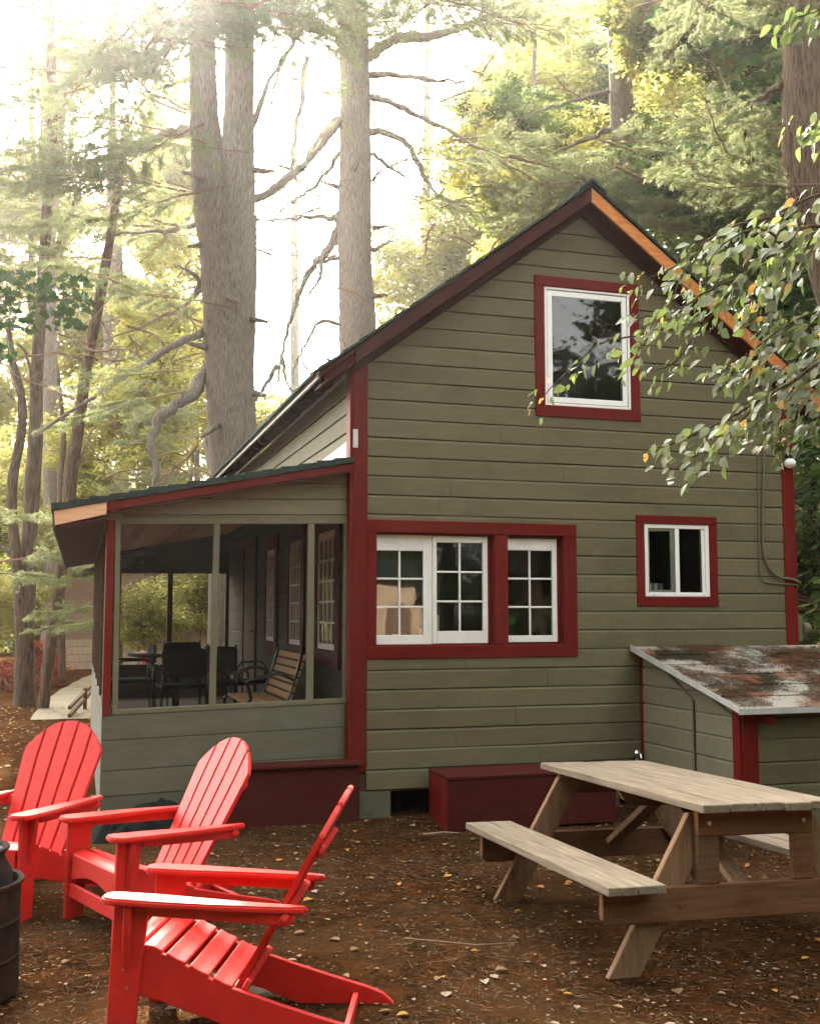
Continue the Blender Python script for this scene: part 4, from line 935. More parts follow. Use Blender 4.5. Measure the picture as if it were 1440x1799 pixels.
# ================================================================== TREES
def pine_bough_mesh(seed, L=2.6, dens=1.0):
    """bough along +X: woody stem, side twigs, tufts of long soft needles"""
    r = random.Random(seed); b = MB(); stem = []
    y = z = 0.0
    for i in range(11):
        t = i/10; y += r.uniform(-.05, .05)*L*.25; z += (r.uniform(-.03, .02)-.02*t)*L*.25
        stem.append(Vector((L*t, y, z+.05*math.sin(t*3))))
    b.tube(stem, [.022*(1-.85*i/10)+.002 for i in range(11)], 5)
    tufts = []
    def at(path, t):
        k = t*(len(path)-1); i = min(int(k), len(path)-2); return path[i].lerp(path[i+1], k-i)
    nt_ = int(26*dens)
    for i in range(nt_):
        t = .16+.84*(i+r.random()*.7)/nt_; p = at(stem, min(t, 1)); side = 1 if i % 2 else -1
        ln = L*.34*(1.15-t)*r.uniform(.6, 1.2)+.12
        a = side*R(r.uniform(38, 68)); d = Vector((math.cos(a), math.sin(a), r.uniform(-.25, .18))).normalized()
        tw = [p]; q = p.copy()
        for k in range(4):
            d = (d+Vector((r.uniform(-.15, .25), r.uniform(-.15, .15), r.uniform(-.12, .08)))).normalized(); q = q+d*ln/4; tw.append(q.copy())
        b.tube(tw, [.006, .005, .004, .003, .002], 3, cap=False)
        nn = max(3, int(ln/.055))
        for k in range(nn):
            tt = .3+.7*(k+1)/nn; tufts.append((at(tw, tt), (at(tw, min(1, tt+.05))-at(tw, tt-.1)).normalized()))
            if r.random() < .5:
                a2 = (Vector((r.uniform(-1, 1), r.uniform(-1, 1), r.uniform(-.4, .5)))+d).normalized(); s_ = at(tw, tt); e = s_+a2*r.uniform(.05, .16)
                b.tube([s_, e], .0025, 3, cap=False); tufts.append((e, a2))
    nv = len(b.f); b.cur = 1
    for c, d in tufts:
        for k in range(15):
            v = (d*r.uniform(.3, 1.0)+Vector((r.uniform(-1, 1), r.uniform(-1, 1), r.uniform(-1, .9)))*.75).normalized()
            l = r.uniform(.065, .115); s = v.cross(Vector((r.uniform(-1, 1), r.uniform(-1, 1), r.uniform(-1, 1)))).normalized()*.0028
            m_ = c+v*l*.6; b.add([c-s*.5, c+s*.5, m_+s+Vector((0, 0, -.004)), c+v*l+Vector((0, 0, -.012)), m_-s], [(0, 1, 2, 3, 4)])
    return b.mesh('bough', [TWIG, NEEDLE], fix=False)
BOUGH = [pine_bough_mesh(s) for s in (1, 2, 3, 4, 5)]
def crown_mesh(seed, leafmat, rad=2.4, n=5200, size=(.13, .25), clumps=46, flat=.8):
    """clumped leaves spread through a ragged volume, with a few twigs inside"""
    r = random.Random(seed); b = MB(); cl = []
    for i in range(clumps):
        while True:
            p = Vector((r.uniform(-1, 1), r.uniform(-1, 1), r.uniform(-1, 1)))
            if .15 < p.length < 1: break
        p *= rad*(.55+.45*p.length); p.z *= flat; cl.append((p, rad*r.uniform(.13, .30)))
        b.tube([p*.15, p*.6+Vector((0, 0, -.1)), p], [.03, .018, .006], 4, cap=False)
    b.cur = 1
    for i in range(n):
        c, s = cl[r.randrange(clumps)]
        v = Vector((r.gauss(0, 1), r.gauss(0, 1), r.gauss(0, .55)))*s*.62; p = c+v
        l = r.uniform(*size); a = r.uniform(0, math.tau); d = Vector((math.cos(a), math.sin(a), r.uniform(-.8, .3))).normalized()
        sd_ = d.cross(Vector((r.uniform(-.5, .5), r.uniform(-.5, .5), 1))).normalized()*l*.30
        m1 = p+d*l*.35; 
        b.add([p, m1+sd_, p+d*l*.75+sd_*.7, p+d*l, p+d*l*.75-sd_*.7, m1-sd_], [(0, 1, 2, 3, 4, 5)])
    return b.mesh('crown', [TWIG, leafmat], fix=False)
CR = {'sunny': [crown_mesh(s, LEAFY) for s in (11, 12, 13)], 'green': [crown_mesh(s, LEAFG) for s in (21, 22)], 'dark': [crown_mesh(31, LEAFD)],
      'red': [crown_mesh(41, MAPLER, rad=1.0, n=2600, size=(.06, .12), clumps=34, flat=.7)]}
def trunk_obj(t, pts, rad, m=BARK, n=14, name='trunk', wob=.16, sub=5, lab=None):
    """pts in world metres; parented to t at its base"""
    path = smooth_path(pts, sub); k = len(path)
    rr = []
    for i in range(k):
        u = i/(k-1)*(len(rad)-1); j = min(int(u), len(rad)-2); rr.append(rad[j]+(rad[j+1]-rad[j])*(u-j))
    b = MB(Matrix.Translation(-Vector(t.location))); b.tube(path, rr, n, True, wob, seed=random.uniform(0, 50)); return b.build(name, m, t, smooth=True, fix=False, label=lab)
def limb(t, pts, r0, r1=.012, m=BARK, sub=6, name='limb', twigs=True):
    path = smooth_path(pts, sub); k = len(path); L_ = sum((path[i+1]-path[i]).length for i in range(k-1))
    b = MB(Matrix.Translation(-Vector(t.location)))
    jit = [p+Vector((random.uniform(-1, 1), random.uniform(-1, 1), random.uniform(-1, 1)))*min(.03, r0*.5) if 0 < i < k-1 else p for i, p in enumerate(path)]
    b.tube(jit, [max(r1, r0*(1-.8*i/(k-1)))*random.uniform(.9, 1.12) for i in range(k)], 7, True, .3, random.uniform(0, 50))
    if twigs and L_ > 1.2 and p_far(pts[0]):
        for q in range(int(min(9, L_*2.2))):
            i = random.randrange(k//4, k-1); d = (jit[i+1]-jit[i]).normalized(); e = (d*random.uniform(.2, .9)+Vector((random.uniform(-1, 1), random.uniform(-1, 1), random.uniform(-.7, .9)))).normalized(); l = random.uniform(.15, .6)
            mid = jit[i]+e*l*.5+Vector((0, 0, random.uniform(-.05, .05))); end = jit[i]+e*l+Vector((random.uniform(-.1, .1), 0, random.uniform(-.12, .05)))
            b.tube([jit[i], mid, end], [max(.006, r0*.16), .005, .0025], 4, cap=False)
    return b.build(name, m, t, smooth=True, fix=False)
def p_far(p): return p[1] > 9
def stubs(t, pts):
    for (x, y, sgn), d in pts:
        a = P(x, y, d); e = a+(RT*sgn*random.uniform(.5, 1)+UP*random.uniform(-.3, .3)-FW*.2).normalized()*random.uniform(.18, .4)
        b = MB(Matrix.Translation(-Vector(t.location))); b.tube([a, a.lerp(e, .5), e], [.06, .04, .022], 6, True, .4, random.uniform(0, 9)); b.build('stub', BARK, t, smooth=True, fix=False)
def in_sun_lane(p):
    g = Vector(p)-sd*(p[2]/sd.z)
    return -3.4 < g.x < .1 and 8.5 < g.y < 16 and random.random() < .8
def add_bough(t, p, az, el=0.0, s=1.0, roll=0.0):
    if p[1] > 9 and in_sun_lane(p): return
    o = link('bough', random.choice(BOUGH), t, Vector(p)-Vector(t.location), (roll, -el, az), s); return o
def add_crown(t, kind, p, s=1.0):
    if p[1] > 9 and in_sun_lane(p): return
    return link('crown', random.choice(CR[kind]), t, Vector(p)-Vector(t.location), (random.uniform(-.3, .3), random.uniform(-.3, .3), random.uniform(0, 6.28)), (s*random.uniform(.9, 1.1), s*random.uniform(.9, 1.1), s))
def region_boughs(t, n, px, py, d, az=(0, 6.28), el=(-.25, .15), s=(.6, 1.0)):
    for i in range(n):
        p = P(random.uniform(*px), random.uniform(*py), random.uniform(*d)); a = random.uniform(*az)
        add_bough(t, p-Vector((math.cos(a), math.sin(a), 0))*1.0, a, random.uniform(*el), random.uniform(*s), random.uniform(-.3, .3))
def tree(name, label, cat, px, py, d, group=None):
    p = P(px, py, d); return thing(name, label, cat, (p.x, p.y, gz(p.x, p.y)), 0, group)
def rpx(w, d): return w/2*d/F_PX
# --- T1: the great twin-stemmed pine behind the lean-to roof
D = 17.0
t1 = tree('white_pine', 'massive twin-stemmed pine rising right behind the side porch roof', 'pine tree', 412, 1170, D)
trunk_obj(t1, [P(414, 1200, D), P(411, 850, D), P(404, 650, D), P(402, 480, D), P(399, 380, D)], [rpx(104, D), rpx(84, D), rpx(86, D), rpx(98, D), rpx(104, D)], n=28, sub=8, wob=.06)
trunk_obj(t1, [P(386, 430, D), P(370, 320, D), P(359, 200, D), P(356, 50, D), P(354, -250, D), P(346, -700, D)], [rpx(76, D), rpx(66, D), rpx(50, D), rpx(46, D), rpx(42, D), rpx(20, D)], n=22, name='stem', lab='left stem of the twin pine', sub=8, wob=.06)
trunk_obj(t1, [P(416, 430, D), P(417, 320, D), P(420, 200, D), P(422, 50, D), P(428, -250, D), P(444, -700, D)], [rpx(66, D), rpx(62, D), rpx(53, D), rpx(50, D), rpx(46, D), rpx(22, D)], n=22, name='stem', lab='right stem of the twin pine', sub=8, wob=.06)
def PL(d, *q): return [P(x, y, d+(k[0] if k else 0)) for x, y, *k in q]
limb(t1, PL(D, (370, 640), (335, 690, -.3), (283, 735, -.6), (263, 780, -.8), (277, 820, -.9), (262, 870, -1)), rpx(26, D), .03)
limb(t1, PL(D, (365, 578), (300, 610, -.5), (230, 655, -1), (150, 705, -1.5), (60, 770, -2)), rpx(15, D), .02)
limb(t1, PL(D, (345, 232), (290, 238, -.4), (220, 268, -.9), (120, 292, -1.5), (-20, 296, -2)), rpx(20, D), .03)
limb(t1, PL(D, (362, 500), (330, 530, .5), (280, 560, .8), (180, 600, 1)), rpx(10, D)); limb(t1, PL(D, (350, 390), (300, 405, .5), (220, 410, 1), (150, 430, 1.5)), rpx(10, D))
limb(t1, PL(D, (340, 135), (300, 150, .5), (250, 165, 1)), rpx(12, D)); limb(t1, PL(D, (370, 320), (345, 312, -.5), (322, 302, -.7)), rpx(12, D), .03)
limb(t1, PL(D, (355, 500), (335, 480, -.4), (305, 465, -.7)), rpx(10, D)); limb(t1, PL(D, (352, 497), (325, 540, .4), (295, 580, .6)), rpx(9, D))
limb(t1, PL(D, (378, 830, .5), (362, 780, 1), (370, 740, 1.2), (372, 690, 1.4)), rpx(17, D), .05)
limb(t1, PL(D, (375, 20), (310, 60, -.5), (240, 60, -1.2), (150, 130, -2)), rpx(18, D))
limb(t1, PL(D, (445, 352), (500, 315, .4), (550, 275, .8), (598, 210, 1)), rpx(14, D), .05)
limb(t1, PL(D, (440, 225), (480, 130, .6), (530, 60, 1)), rpx(13, D))
region_boughs(t1, 11, (30, 330), (215, 330), (14.5, 16.5), az=(2.2, 4.2)); region_boughs(t1, 22, (60, 420), (-120, 120), (14, 17), az=(1.8, 4.6)); region_boughs(t1, 10, (420, 560), (-100, 40), (14, 17), az=(-1, 1))
region_boughs(t1, 7, (0, 330), (120, 260), (15, 18), az=(2.0, 4.4)); region_boughs(t1, 10, (60, 330), (330, 560), (16, 20), az=(2.2, 4.2), s=(.5, .9))
region_boughs(t1, 10, (300, 420), (-60, 60), (13, 15.5)); region_boughs(t1, 5, (0, 300), (600, 830), (14, 17), az=(2, 4.4), s=(.5, .9))
stubs(t1, [((445, 690, 1), 16.8), ((368, 610, -1), 16.8), ((441, 560, 1), 16.8), ((355, 430, -1), 16.8), ((446, 300, 1), 16.8), ((400, 520, .3), 16.6), ((385, 745, -.4), 16.6)])
# --- T2: single straight pine to its right
D = 21.0
t2 = tree('white_pine', 'straight pine trunk rising behind the low end of the gable roof', 'pine tree', 626, 1160, D)
trunk_obj(t2, [P(630, 1180, D), P(628, 600, D), P(623, 450, D), P(624, 250, D), P(622, 50, D), P(616, -250, D), P(610, -700, D)], [rpx(70, D), rpx(64, D), rpx(60, D), rpx(56, D), rpx(52, D), rpx(42, D), rpx(20, D)], n=24, sub=8, wob=.07)
for q, r_ in (((( 650, 168), (700, 185), (760, 215), (830, 255, -1), (880, 310, -1.5)), 14), (((650, 230), (700, 240), (735, 285), (765, 340), (820, 365), (880, 400, -1)), 14), (((650, 132), (720, 134), (780, 142), (835, 144)), 12),
              (((652, 268), (680, 290), (720, 318), (760, 345)), 9), (((655, 440), (675, 430), (700, 418)), 9), (((600, 55), (560, 55), (500, 30, -.5), (440, 15, -1)), 16), (((645, 100), (700, 70), (780, 58), (860, 30), (930, 8)), 24),
              (((598, 385), (560, 382), (500, 385), (448, 391)), 12), (((597, 208), (560, 250), (525, 300), (470, 345), (440, 360)), 17), (((600, 375), (580, 430), (550, 470), (525, 520), (500, 600), (488, 680)), 17),
              (((600, 415), (570, 455), (555, 500), (520, 540)), 12), (((597, 268), (560, 320), (520, 350), (490, 375), (450, 430)), 9), (((598, 455), (560, 462), (535, 480)), 9), (((600, 568), (565, 565), (545, 590), (520, 640), (505, 690)), 9),
              (((540, 100), (528, 180), (515, 260), (512, 300), (480, 390)), 11), (((520, 60), (490, 130), (470, 200), (455, 215)), 8), (((655, 320), (668, 300), (690, 296)), 7), (((488, 640), (465, 680), (430, 720), (400, 760)), 10), (((495, 620), (505, 670), (520, 700)), 9)):
    limb(t2, PL(D, *q), rpx(r_, D), .012)
region_boughs(t2, 20, (430, 760), (-120, 60), (17, 21)); region_boughs(t2, 10, (640, 900), (-60, 40), (18, 22), az=(-1.2, 1.2)); region_boughs(t2, 9, (460, 600), (100, 420), (20, 23), s=(.3, .6)); region_boughs(t2, 7, (740, 900), (250, 400), (19, 22), az=(-1, 1), s=(.5, .8))
stubs(t2, [((597, 640, -1), 20.8), ((655, 400, 1), 20.8), ((652, 520, 1), 20.8), ((597, 330, -1), 20.8), ((620, 300, .3), 20.6)])
# fine bare twigs crossing between the trunks
def wander(t, x, y, d, ang, ln, r0):
    pts = []
    for k in range(7):
        pts.append(P(x, y, d)); x += math.cos(ang)*ln/6; y += math.sin(ang)*ln/6; ang += random.uniform(-.45, .45); d += random.uniform(-.2, .2)
    b = MB(Matrix.Translation(-Vector(t.location))); b.tube(pts, [r0*(1-.85*k/6) for k in range(7)], 5)
    for k in range(2, 6):
        for s_ in (-1, 1):
            if random.random() < .6:
                a2 = ang+s_*random.uniform(.5, 1.2); l2 = ln*random.uniform(.12, .35); q = pts[k]
                e = q+(RT*math.cos(a2)-UP*math.sin(a2))*l2*d/F_PX; m_ = q.lerp(e, .5)+Vector((0, 0, random.uniform(-.06, .06)))
                b.tube([q, m_, e], [r0*.4, r0*.28, r0*.12], 4)
    b.build('twig', TWIG, t, fix=False)
for n_, px_, py_, t_, d_ in ((26, (455, 600), (60, 640), t2, 21), (24, (650, 980), (60, 430), t2, 22), (26, (60, 360), (80, 620), t1, 17.5), (16, (100, 360), (560, 850), t1, 18)):
    for k in range(n_): wander(t_, random.uniform(*px_), random.uniform(*py_), d_+random.uniform(-.8, .8), random.choice((0.3, 2.8, 2.2, .9, -.4, 3.5)), random.uniform(60, 190), random.uniform(.012, .032))
# --- T3: pine behind the ridge
D = 21.0
t3 = tree('white_pine', 'grey pine trunk rising behind the ridge of the cottage roof', 'pine tree', 1096, 1160, D)
trunk_obj(t3, [P(1104, 1180, D), P(1098, 400, D), P(1094, 250, D), P(1088, 100, D), P(1085, -50, D), P(1080, -500, D)], [rpx(60, D), rpx(44, D), rpx(42, D), rpx(40, D), rpx(38, D), rpx(20, D)], n=20, sub=8, wob=.07)
for q in (((1075, 225), (1030, 245), (980, 265), (930, 300)), ((1068, 160), (1020, 175), (960, 190), (900, 210)), ((1110, 200), (1150, 210), (1200, 204), (1250, 220)), ((1108, 20), (1160, 10), (1230, 15)), ((1112, 230), (1170, 250), (1240, 260), (1310, 275)), ((1105, 140), (1130, 110), (1160, 60))):
    limb(t3, PL(D, *q), rpx(10, D), .012)
region_boughs(t3, 22, (880, 1290), (245, 350), (16, 20), az=(-.6, .6), s=(.6, 1.0)); region_boughs(t3, 12, (880, 1180), (280, 420), (15.5, 18), az=(2.4, 3.9), s=(.5, .9)); region_boughs(t3, 4, (1000, 1200), (-30, 60), (19, 22), s=(.4, .6))
# --- T4: big pine at the right edge
D = 13.5
t4 = tree('white_pine', 'thick dark-barked pine filling the top right corner', 'pine tree', 1632, 1200, D)
trunk_obj(t4, [P(1640, 1250, D), P(1530, 700, D), P(1476, 500, D), P(1424, 330, D), P(1416, 180, D), P(1420, 40, D), P(1424, -150, D), P(1430, -700, D)], [rpx(104, D), rpx(96, D), rpx(92, D), rpx(88, D), rpx(84, D), rpx(80, D), rpx(70, D), rpx(40, D)], m=BARKD, n=26, sub=8, wob=.07)
limb(t4, PL(D, (1375, 145), (1330, 180, .5), (1290, 205, 1), (1250, 225, 1.4)), rpx(14, D), m=BARKD); limb(t4, PL(D, (1320, 285, 1), (1290, 180, 1.5), (1262, 130, 2), (1225, 85, 2)), rpx(12, D), m=BARKD)
limb(t4, PL(D, (1385, 70), (1340, 60, -.5), (1290, 75, -.7)), rpx(9, D), m=BARKD)
region_boughs(t4, 12, (1200, 1400), (180, 330), (12.5, 15.5), az=(2.2, 4.0), s=(.5, .8)); region_boughs(t4, 8, (1180, 1440), (-60, 60), (12.5, 16), s=(.5, .8))
d2 = 19.0
t5 = tree('oak_tree', 'thin dark forked trunk left of the thick corner pine', 'oak tree', 1318, 1160, d2)
trunk_obj(t5, [P(1330, 1180, d2), P(1322, 400, d2), P(1318, 280, d2), P(1310, 180, d2), P(1330, 60, d2), P(1335, -120, d2)], [.3, .13, .12, .1, .08, .05], m=BARKD, n=10)
limb(t5, PL(d2, (1318, 260), (1290, 265), (1240, 258), (1200, 262)), .06, m=BARKD)
# --- left grove
def slim(label, pts, d, w, m=BARKD, name='oak_tree', cat='oak tree'):
    t = tree(name, label, cat, pts[0][0], pts[0][1], d, 'slender trunks left of the porch'); trunk_obj(t, [P(x, y, d) for x, y in pts], [rpx(q, d) for q in w], m, 16, wob=.12, sub=6); return t
l1 = slim('forked dark trunk, leftmost of the grove left of the porch', [(43, 1252), (44, 1150), (42, 1070), (33, 1000), (24, 930), (22, 850), (38, 760), (38, 700), (20, 620), (15, 560)], 18.5, (40, 34, 32, 22, 17, 18, 16, 15, 12, 9))
trunk_obj(l1, [P(46, 1120, 18.5), P(50, 1040, 18.6), P(52, 950, 18.7), P(58, 850, 18.8), P(64, 740, 18.9), P(66, 640, 19), P(80, 420, 19), P(92, 250, 19), P(90, 80, 19), P(86, -120, 19)], [rpx(q, 18.5) for q in (26, 27, 26, 28, 24, 22, 20, 19, 16, 10)], BARKD, 14, 'stem', lab='taller right stem of the forked trunk')
limb(l1, PL(18.5, (24, 975), (8, 965), (-20, 950)), .06, m=BARKD); limb(l1, PL(18.8, (62, 700), (52, 640), (30, 600)), .05, m=BARKD); limb(l1, PL(19, (88, 330), (75, 290), (70, 220)), .07, m=BARKD); limb(l1, PL(19, (90, 460), (110, 400), (140, 330), (150, 250)), .05, m=BARKD)
l2 = slim('leaning slim trunk right of the forked trunk', [(76, 1252), (86, 1160), (96, 1090), (108, 1000), (120, 900), (126, 820), (140, 740), (150, 660), (176, 520), (200, 380), (225, 200)], 18, (20, 20, 22, 22, 24, 24, 20, 19, 18, 14, 10))
l3 = slim('thin upright stem between the leaning trunk and the porch roof', [(110, 1200), (108, 1000), (106, 850), (112, 760), (100, 640)], 23, (12, 11, 10, 9, 6))
l4 = slim('tall twin-topped trunk in the upper left', [(95, 1180), (92, 900), (88, 640), (86, 450), (98, 300), (110, 150), (122, 0), (130, -150)], 26, (40, 32, 26, 22, 20, 18, 15, 8), m=BARK)
limb(l4, PL(26, (98, 280), (88, 200), (84, 100), (92, 0)), .16, .06); limb(l4, PL(26, (95, 470), (120, 400), (145, 330)), .08)
region_boughs(l4, 9, (0, 260), (40, 420), (23, 27), s=(.5, 1.0)); region_boughs(l2, 14, (-20, 180), (950, 1090), (15, 17.5), s=(.4, .6)); region_boughs(l2, 7, (-40, 260), (700, 900), (15, 20), s=(.4, .7)); region_boughs(l1, 10, (30, 170), (830, 1000), (13, 15.5), s=(.3, .5))
region_boughs(l4, 12, (240, 370), (720, 860), (19, 23), s=(.5, .8)); region_boughs(l2, 8, (100, 165), (940, 1090), (13, 15), s=(.35, .5))
# dark maple spray at the left edge: single lobed leaves
def maple_leaf():
    a = [(0, -.1), (.12, -.02), (.42, -.12), (.34, .06), (.5, .26), (.26, .26), (.24, .40), (.12, .36), (0, .62)]
    pts = a+[(-x, y) for x, y in a[-2:0:-1]]
    b = MB(); b.add([(0, .15, -.03)]+[(x, y, -.06*abs(x)) for x, y in pts], [(0, i+1, (i+1) % len(pts)+1) for i in range(len(pts))]); return b.mesh('leaf', MAPLED, fix=False)
ML = maple_leaf(); dm = 11.0
mt = tree('maple_tree', 'dark green maple spray hanging in at the left edge above the red leaves', 'maple tree', -150, 1190, dm)
trunk_obj(mt, [P(-150, 1320, dm), P(-140, 900, dm), P(-130, 600, dm), P(-120, 400, dm)], [.1, .09, .07, .04], BARKD, 10)
for q in (((-130, 640), (-60, 560), (0, 535), (60, 530), (120, 525)), ((-125, 600), (-60, 520), (20, 490), (90, 478)), ((-130, 700), (-60, 650), (-10, 620), (18, 610))): limb(mt, PL(dm, *q), .018, .004, m=BARKD)
for i in range(290):
    if i < 265:
        x = random.uniform(-30, 160); y = random.uniform(478+.12*max(0, x-40), 588-.1*abs(x-60)) if x > -10 else random.uniform(480, 600)
    else: x, y = random.uniform(-20, 26), random.uniform(600, 648)
    o = link('leaf', ML, mt, P(x, y, dm+random.uniform(-.7, .7))-Vector(mt.location), (random.uniform(1.0, 2.3), random.uniform(-.5, .5), random.uniform(0, 6.28)), random.uniform(.09, .15))
# red maple shrubs and undergrowth on the left
for (x, y, d, s, lab) in ((5, 1190, 22, .6, 'red-leaved maple shrub at the far left behind the forked trunk'), (85, 1180, 23.5, .5, 'red-leaved maple shrub between the leaning trunk and the fence'), (70, 1150, 25, .45, 'red-leaved maple shrub, highest of the three')):
    t = tree('red_maple_shrub', lab, 'shrub', x, y+30, d, 'red maple shrubs'); add_crown(t, 'red', P(x, y, d), s); limb(t, [Vector(t.location), P(x, y, d)], .04, .02, m=BARKD)
# --- background broadleaf trees
def broad(label, x, d, crowns, w=.22, m=BARK, top=-100, grp='broadleaf trees behind the cottage', stuff=None):
    t = tree('broadleaf_tree', label, 'tree', x, 1150, d, grp)
    trunk_obj(t, [Vector(t.location)+Vector((0, 0, -.3)), P(x+random.uniform(-15, 15), 700, d), P(x+random.uniform(-25, 25), top, d)], [w, w*.8, w*.3], m, 9, sub=4)
    for kind, cx, cy_, s in crowns: add_crown(t, kind, P(cx, cy_, d+random.uniform(-2, 2)), s)
    return t
def scatter(kind, n, px, py, s=(.7, 1.1)): return [(kind, random.uniform(*px), random.uniform(*py), random.uniform(*s)) for _ in range(n)]
broad('sunlit yellow-green tree, leftmost in the background', -20, 30, scatter('sunny', 7, (-120, 90), (760, 1090), (.5, .8)))
broad('sunlit yellow-green tree behind the forked trunk', 60, 36, scatter('sunny', 8, (0, 190), (680, 1100), (.6, .9)))
broad('sunlit tree behind the porch roof end', 180, 34, scatter('sunny', 8, (120, 330), (650, 1000), (.6, .9)))
broad('sunlit tree left of the twin pine', 290, 38, scatter('sunny', 10, (200, 400), (440, 900)))
broad('hazy tree at the upper left', 60, 42, scatter('sunny', 5, (-60, 60), (320, 520), (.8, 1.1))+scatter('sunny', 5, (0, 200), (450, 700)))
broad('hazy loose tree left of the twin pine crown', 210, 44, scatter('sunny', 9, (140, 330), (180, 560), (.6, 1.0)), w=.2)
broad('pale low tree seen between the two pines', 520, 40, scatter('sunny', 4, (450, 600), (680, 900), (.7, 1)))
broad('bright green tree right of the second pine', 740, 34, scatter('sunny', 10, (660, 860), (420, 760), (.6, .95))+scatter('sunny', 3, (760, 900), (300, 430), (.5, .7)))
broad('bright green tree behind the gable peak', 900, 34, scatter('sunny', 12, (820, 1010), (120, 600), (.6, .95)))
broad('tall green tree behind the ridge', 1010, 38, scatter('sunny', 6, (940, 1120), (60, 420), (.7, 1.0))+scatter('sunny', 5, (900, 1080), (0, 350), (.6, .9)))
broad('tall yellow-green tree right of the ridge pine', 1160, 32, scatter('green', 8, (1100, 1300), (40, 430), (.6, .9))+scatter('sunny', 6, (1120, 1300), (-40, 400), (.6, .9)))
broad('green tree behind the right roof slope', 1260, 27, scatter('green', 9, (1160, 1400), (200, 620), (.5, .8))+scatter('sunny', 4, (1200, 1440), (80, 500), (.5, .8)))
broad('dark green tree at the right edge above the shed', 1410, 20, scatter('green', 7, (1370, 1500), (420, 1080), (.4, .7))+scatter('dark', 6, (1380, 1500), (380, 1040), (.3, .55)), m=BARKD, w=.13, top=600)
broad('leafy tree filling the upper right between the pines', 1240, 20, scatter('green', 5, (1120, 1380), (-20, 300), (.4, .6))+scatter('sunny', 13, (1120, 1400), (-20, 360), (.35, .55)), w=.12, m=BARKD)
broad('leafy sunlit tree between the second pine and the gable', 930, 24, scatter('sunny', 9, (820, 1060), (200, 460), (.3, .45))+scatter('green', 4, (860, 1060), (150, 420), (.35, .5)), w=.1)
broad('leafy sunlit tree behind the lean-to roof', 210, 24, scatter('sunny', 8, (110, 340), (620, 860), (.3, .5))+scatter('sunny', 4, (-20, 200), (880, 1100), (.3, .5)), w=.1, top=600)
broad('dark leafy tree just behind the right roof slope', 1330, 18, scatter('dark', 7, (1180, 1400), (300, 560), (.22, .4))+scatter('green', 4, (1240, 1420), (330, 560), (.25, .4)), m=BARKD, w=.1, top=300)
broad('airy yellow-green tree behind the crown of the great pine', 200, 27, scatter('sunny', 10, (60, 330), (80, 560), (.3, .5)), w=.1)
broad('airy tree near the top centre', 900, 46, scatter('sunny', 7, (840, 1010), (-60, 160), (.7, 1.0)))
broad('low sunlit tree seen through the far porch screens', 350, 27, scatter('sunny', 6, (320, 420), (1010, 1110), (.35, .55)), w=.09, top=950)
broad('low sunlit bush above the fence in the porch opening', 260, 25, scatter('sunny', 4, (230, 300), (1075, 1110), (.25, .4)), w=.06, top=1050)
FARL = ['far tree showing between the two leftmost slim trunks', 'far tree low behind the leaning slim trunk', 'far tree low behind the end of the porch roof', 'far tree low behind the great twin pine', 'far tree hidden low between the two big pines', 'far tree low behind the second big pine', 'far tree behind the left roof slope', 'far tree behind the middle of the left roof slope', 'far tree behind the gable peak', 'far tree behind the ridge pine', 'far tree behind the right roof slope', 'far tree at the right edge behind the corner pine']
for k in range(12):
    x = -150+k*150; broad(FARL[k], x, 62, scatter('sunny', 7, (x-120, x+120), (820 if x < 700 else 520, 1120), (1.1, 1.6)), w=.3, top=500 if x > 700 else 860, grp='far trees')
# thick undergrowth along the far edge
def undergrowth():
    t = tag(thing('undergrowth', 'mass of bright undergrowth along the far edge of the clearing', 'undergrowth', (0, 40, 0)), kind='stuff')
    for k in range(34):
        x = -300+k*55; o = add_crown(t, 'sunny' if k % 3 else 'green', P(x, random.uniform(1085, 1120), random.uniform(38, 48)), random.uniform(.5, .9))
        if o is None: continue
        o['kind'] = 'stuff'; o.name = 'bush'
undergrowth()
# --- pines and broadleaf trees behind the camera: mirrored in the window glass, made tall and dense to block low front light
rf = random.Random(99)
ring = []
for k in range(30):
    a_ = R(172+k*(335-172)/29)          # from the left, round behind, to the right of the camera
    rr_ = rf.uniform(13, 17) if k % 2 else rf.uniform(19, 25)
    ring.append((2+rr_*math.cos(a_), 1+rr_*math.sin(a_)*.95, rf.uniform(13, 18)))
    if 4 < ring[-1][0] < 20 and ring[-1][1] < -8: ring[-1] = (*ring[-1][:2], rf.uniform(9.5, 12.5))
ring += [(15, 2, 12), (17, 8, 13), (14.5, -4, 12), (13, 13, 12), (18, 14, 12)]
for x, y, h in ring:
    if abs(x-7) < 4.6 and y > -14.5: continue
    if x < -6 and y > 0: h *= .6
    t = thing('broadleaf_tree', 'tree of the forest wall round the near side of the clearing, mirrored in the windows and thickened to block low light', 'tree', (x, y, gz(x, y)), 0, 'trees mirrored in the windows')
    trunk_obj(t, [Vector((x, y, -.2)), Vector((x+.2, y, h*.5)), Vector((x, y, h))], [.22, .18, .05], BARKD, 8, sub=3)
    for k in range(int(h*.9)): add_crown(t, random.choice(('dark', 'dark', 'dark', 'green')), Vector((x+random.uniform(-2.8, 2.8), y+random.uniform(-2, 2), random.uniform(.06*h, h))), random.uniform(.8, 1.15))
# sunlit tan cabin across the clearing, mirrored in the kitchen window
cb = thing('tan_cabin', 'small sunlit tan cabin mirrored in the left kitchen sash', 'cabin', (7.6, -9.5, 0))
bx('wall', TANH, cb, -.62, .62, -1.6, 0, 0, 2.5, .0); b = MB(); b.prism([(-.8, 2.45), (.8, 2.45), (0, 3.0)], -1.8, .2, 'y'); b.build('roof', SHINGLE, cb); bx('door', BROWNH, cb, -.3, .3, .001, .04, 0, 1.9, .0)
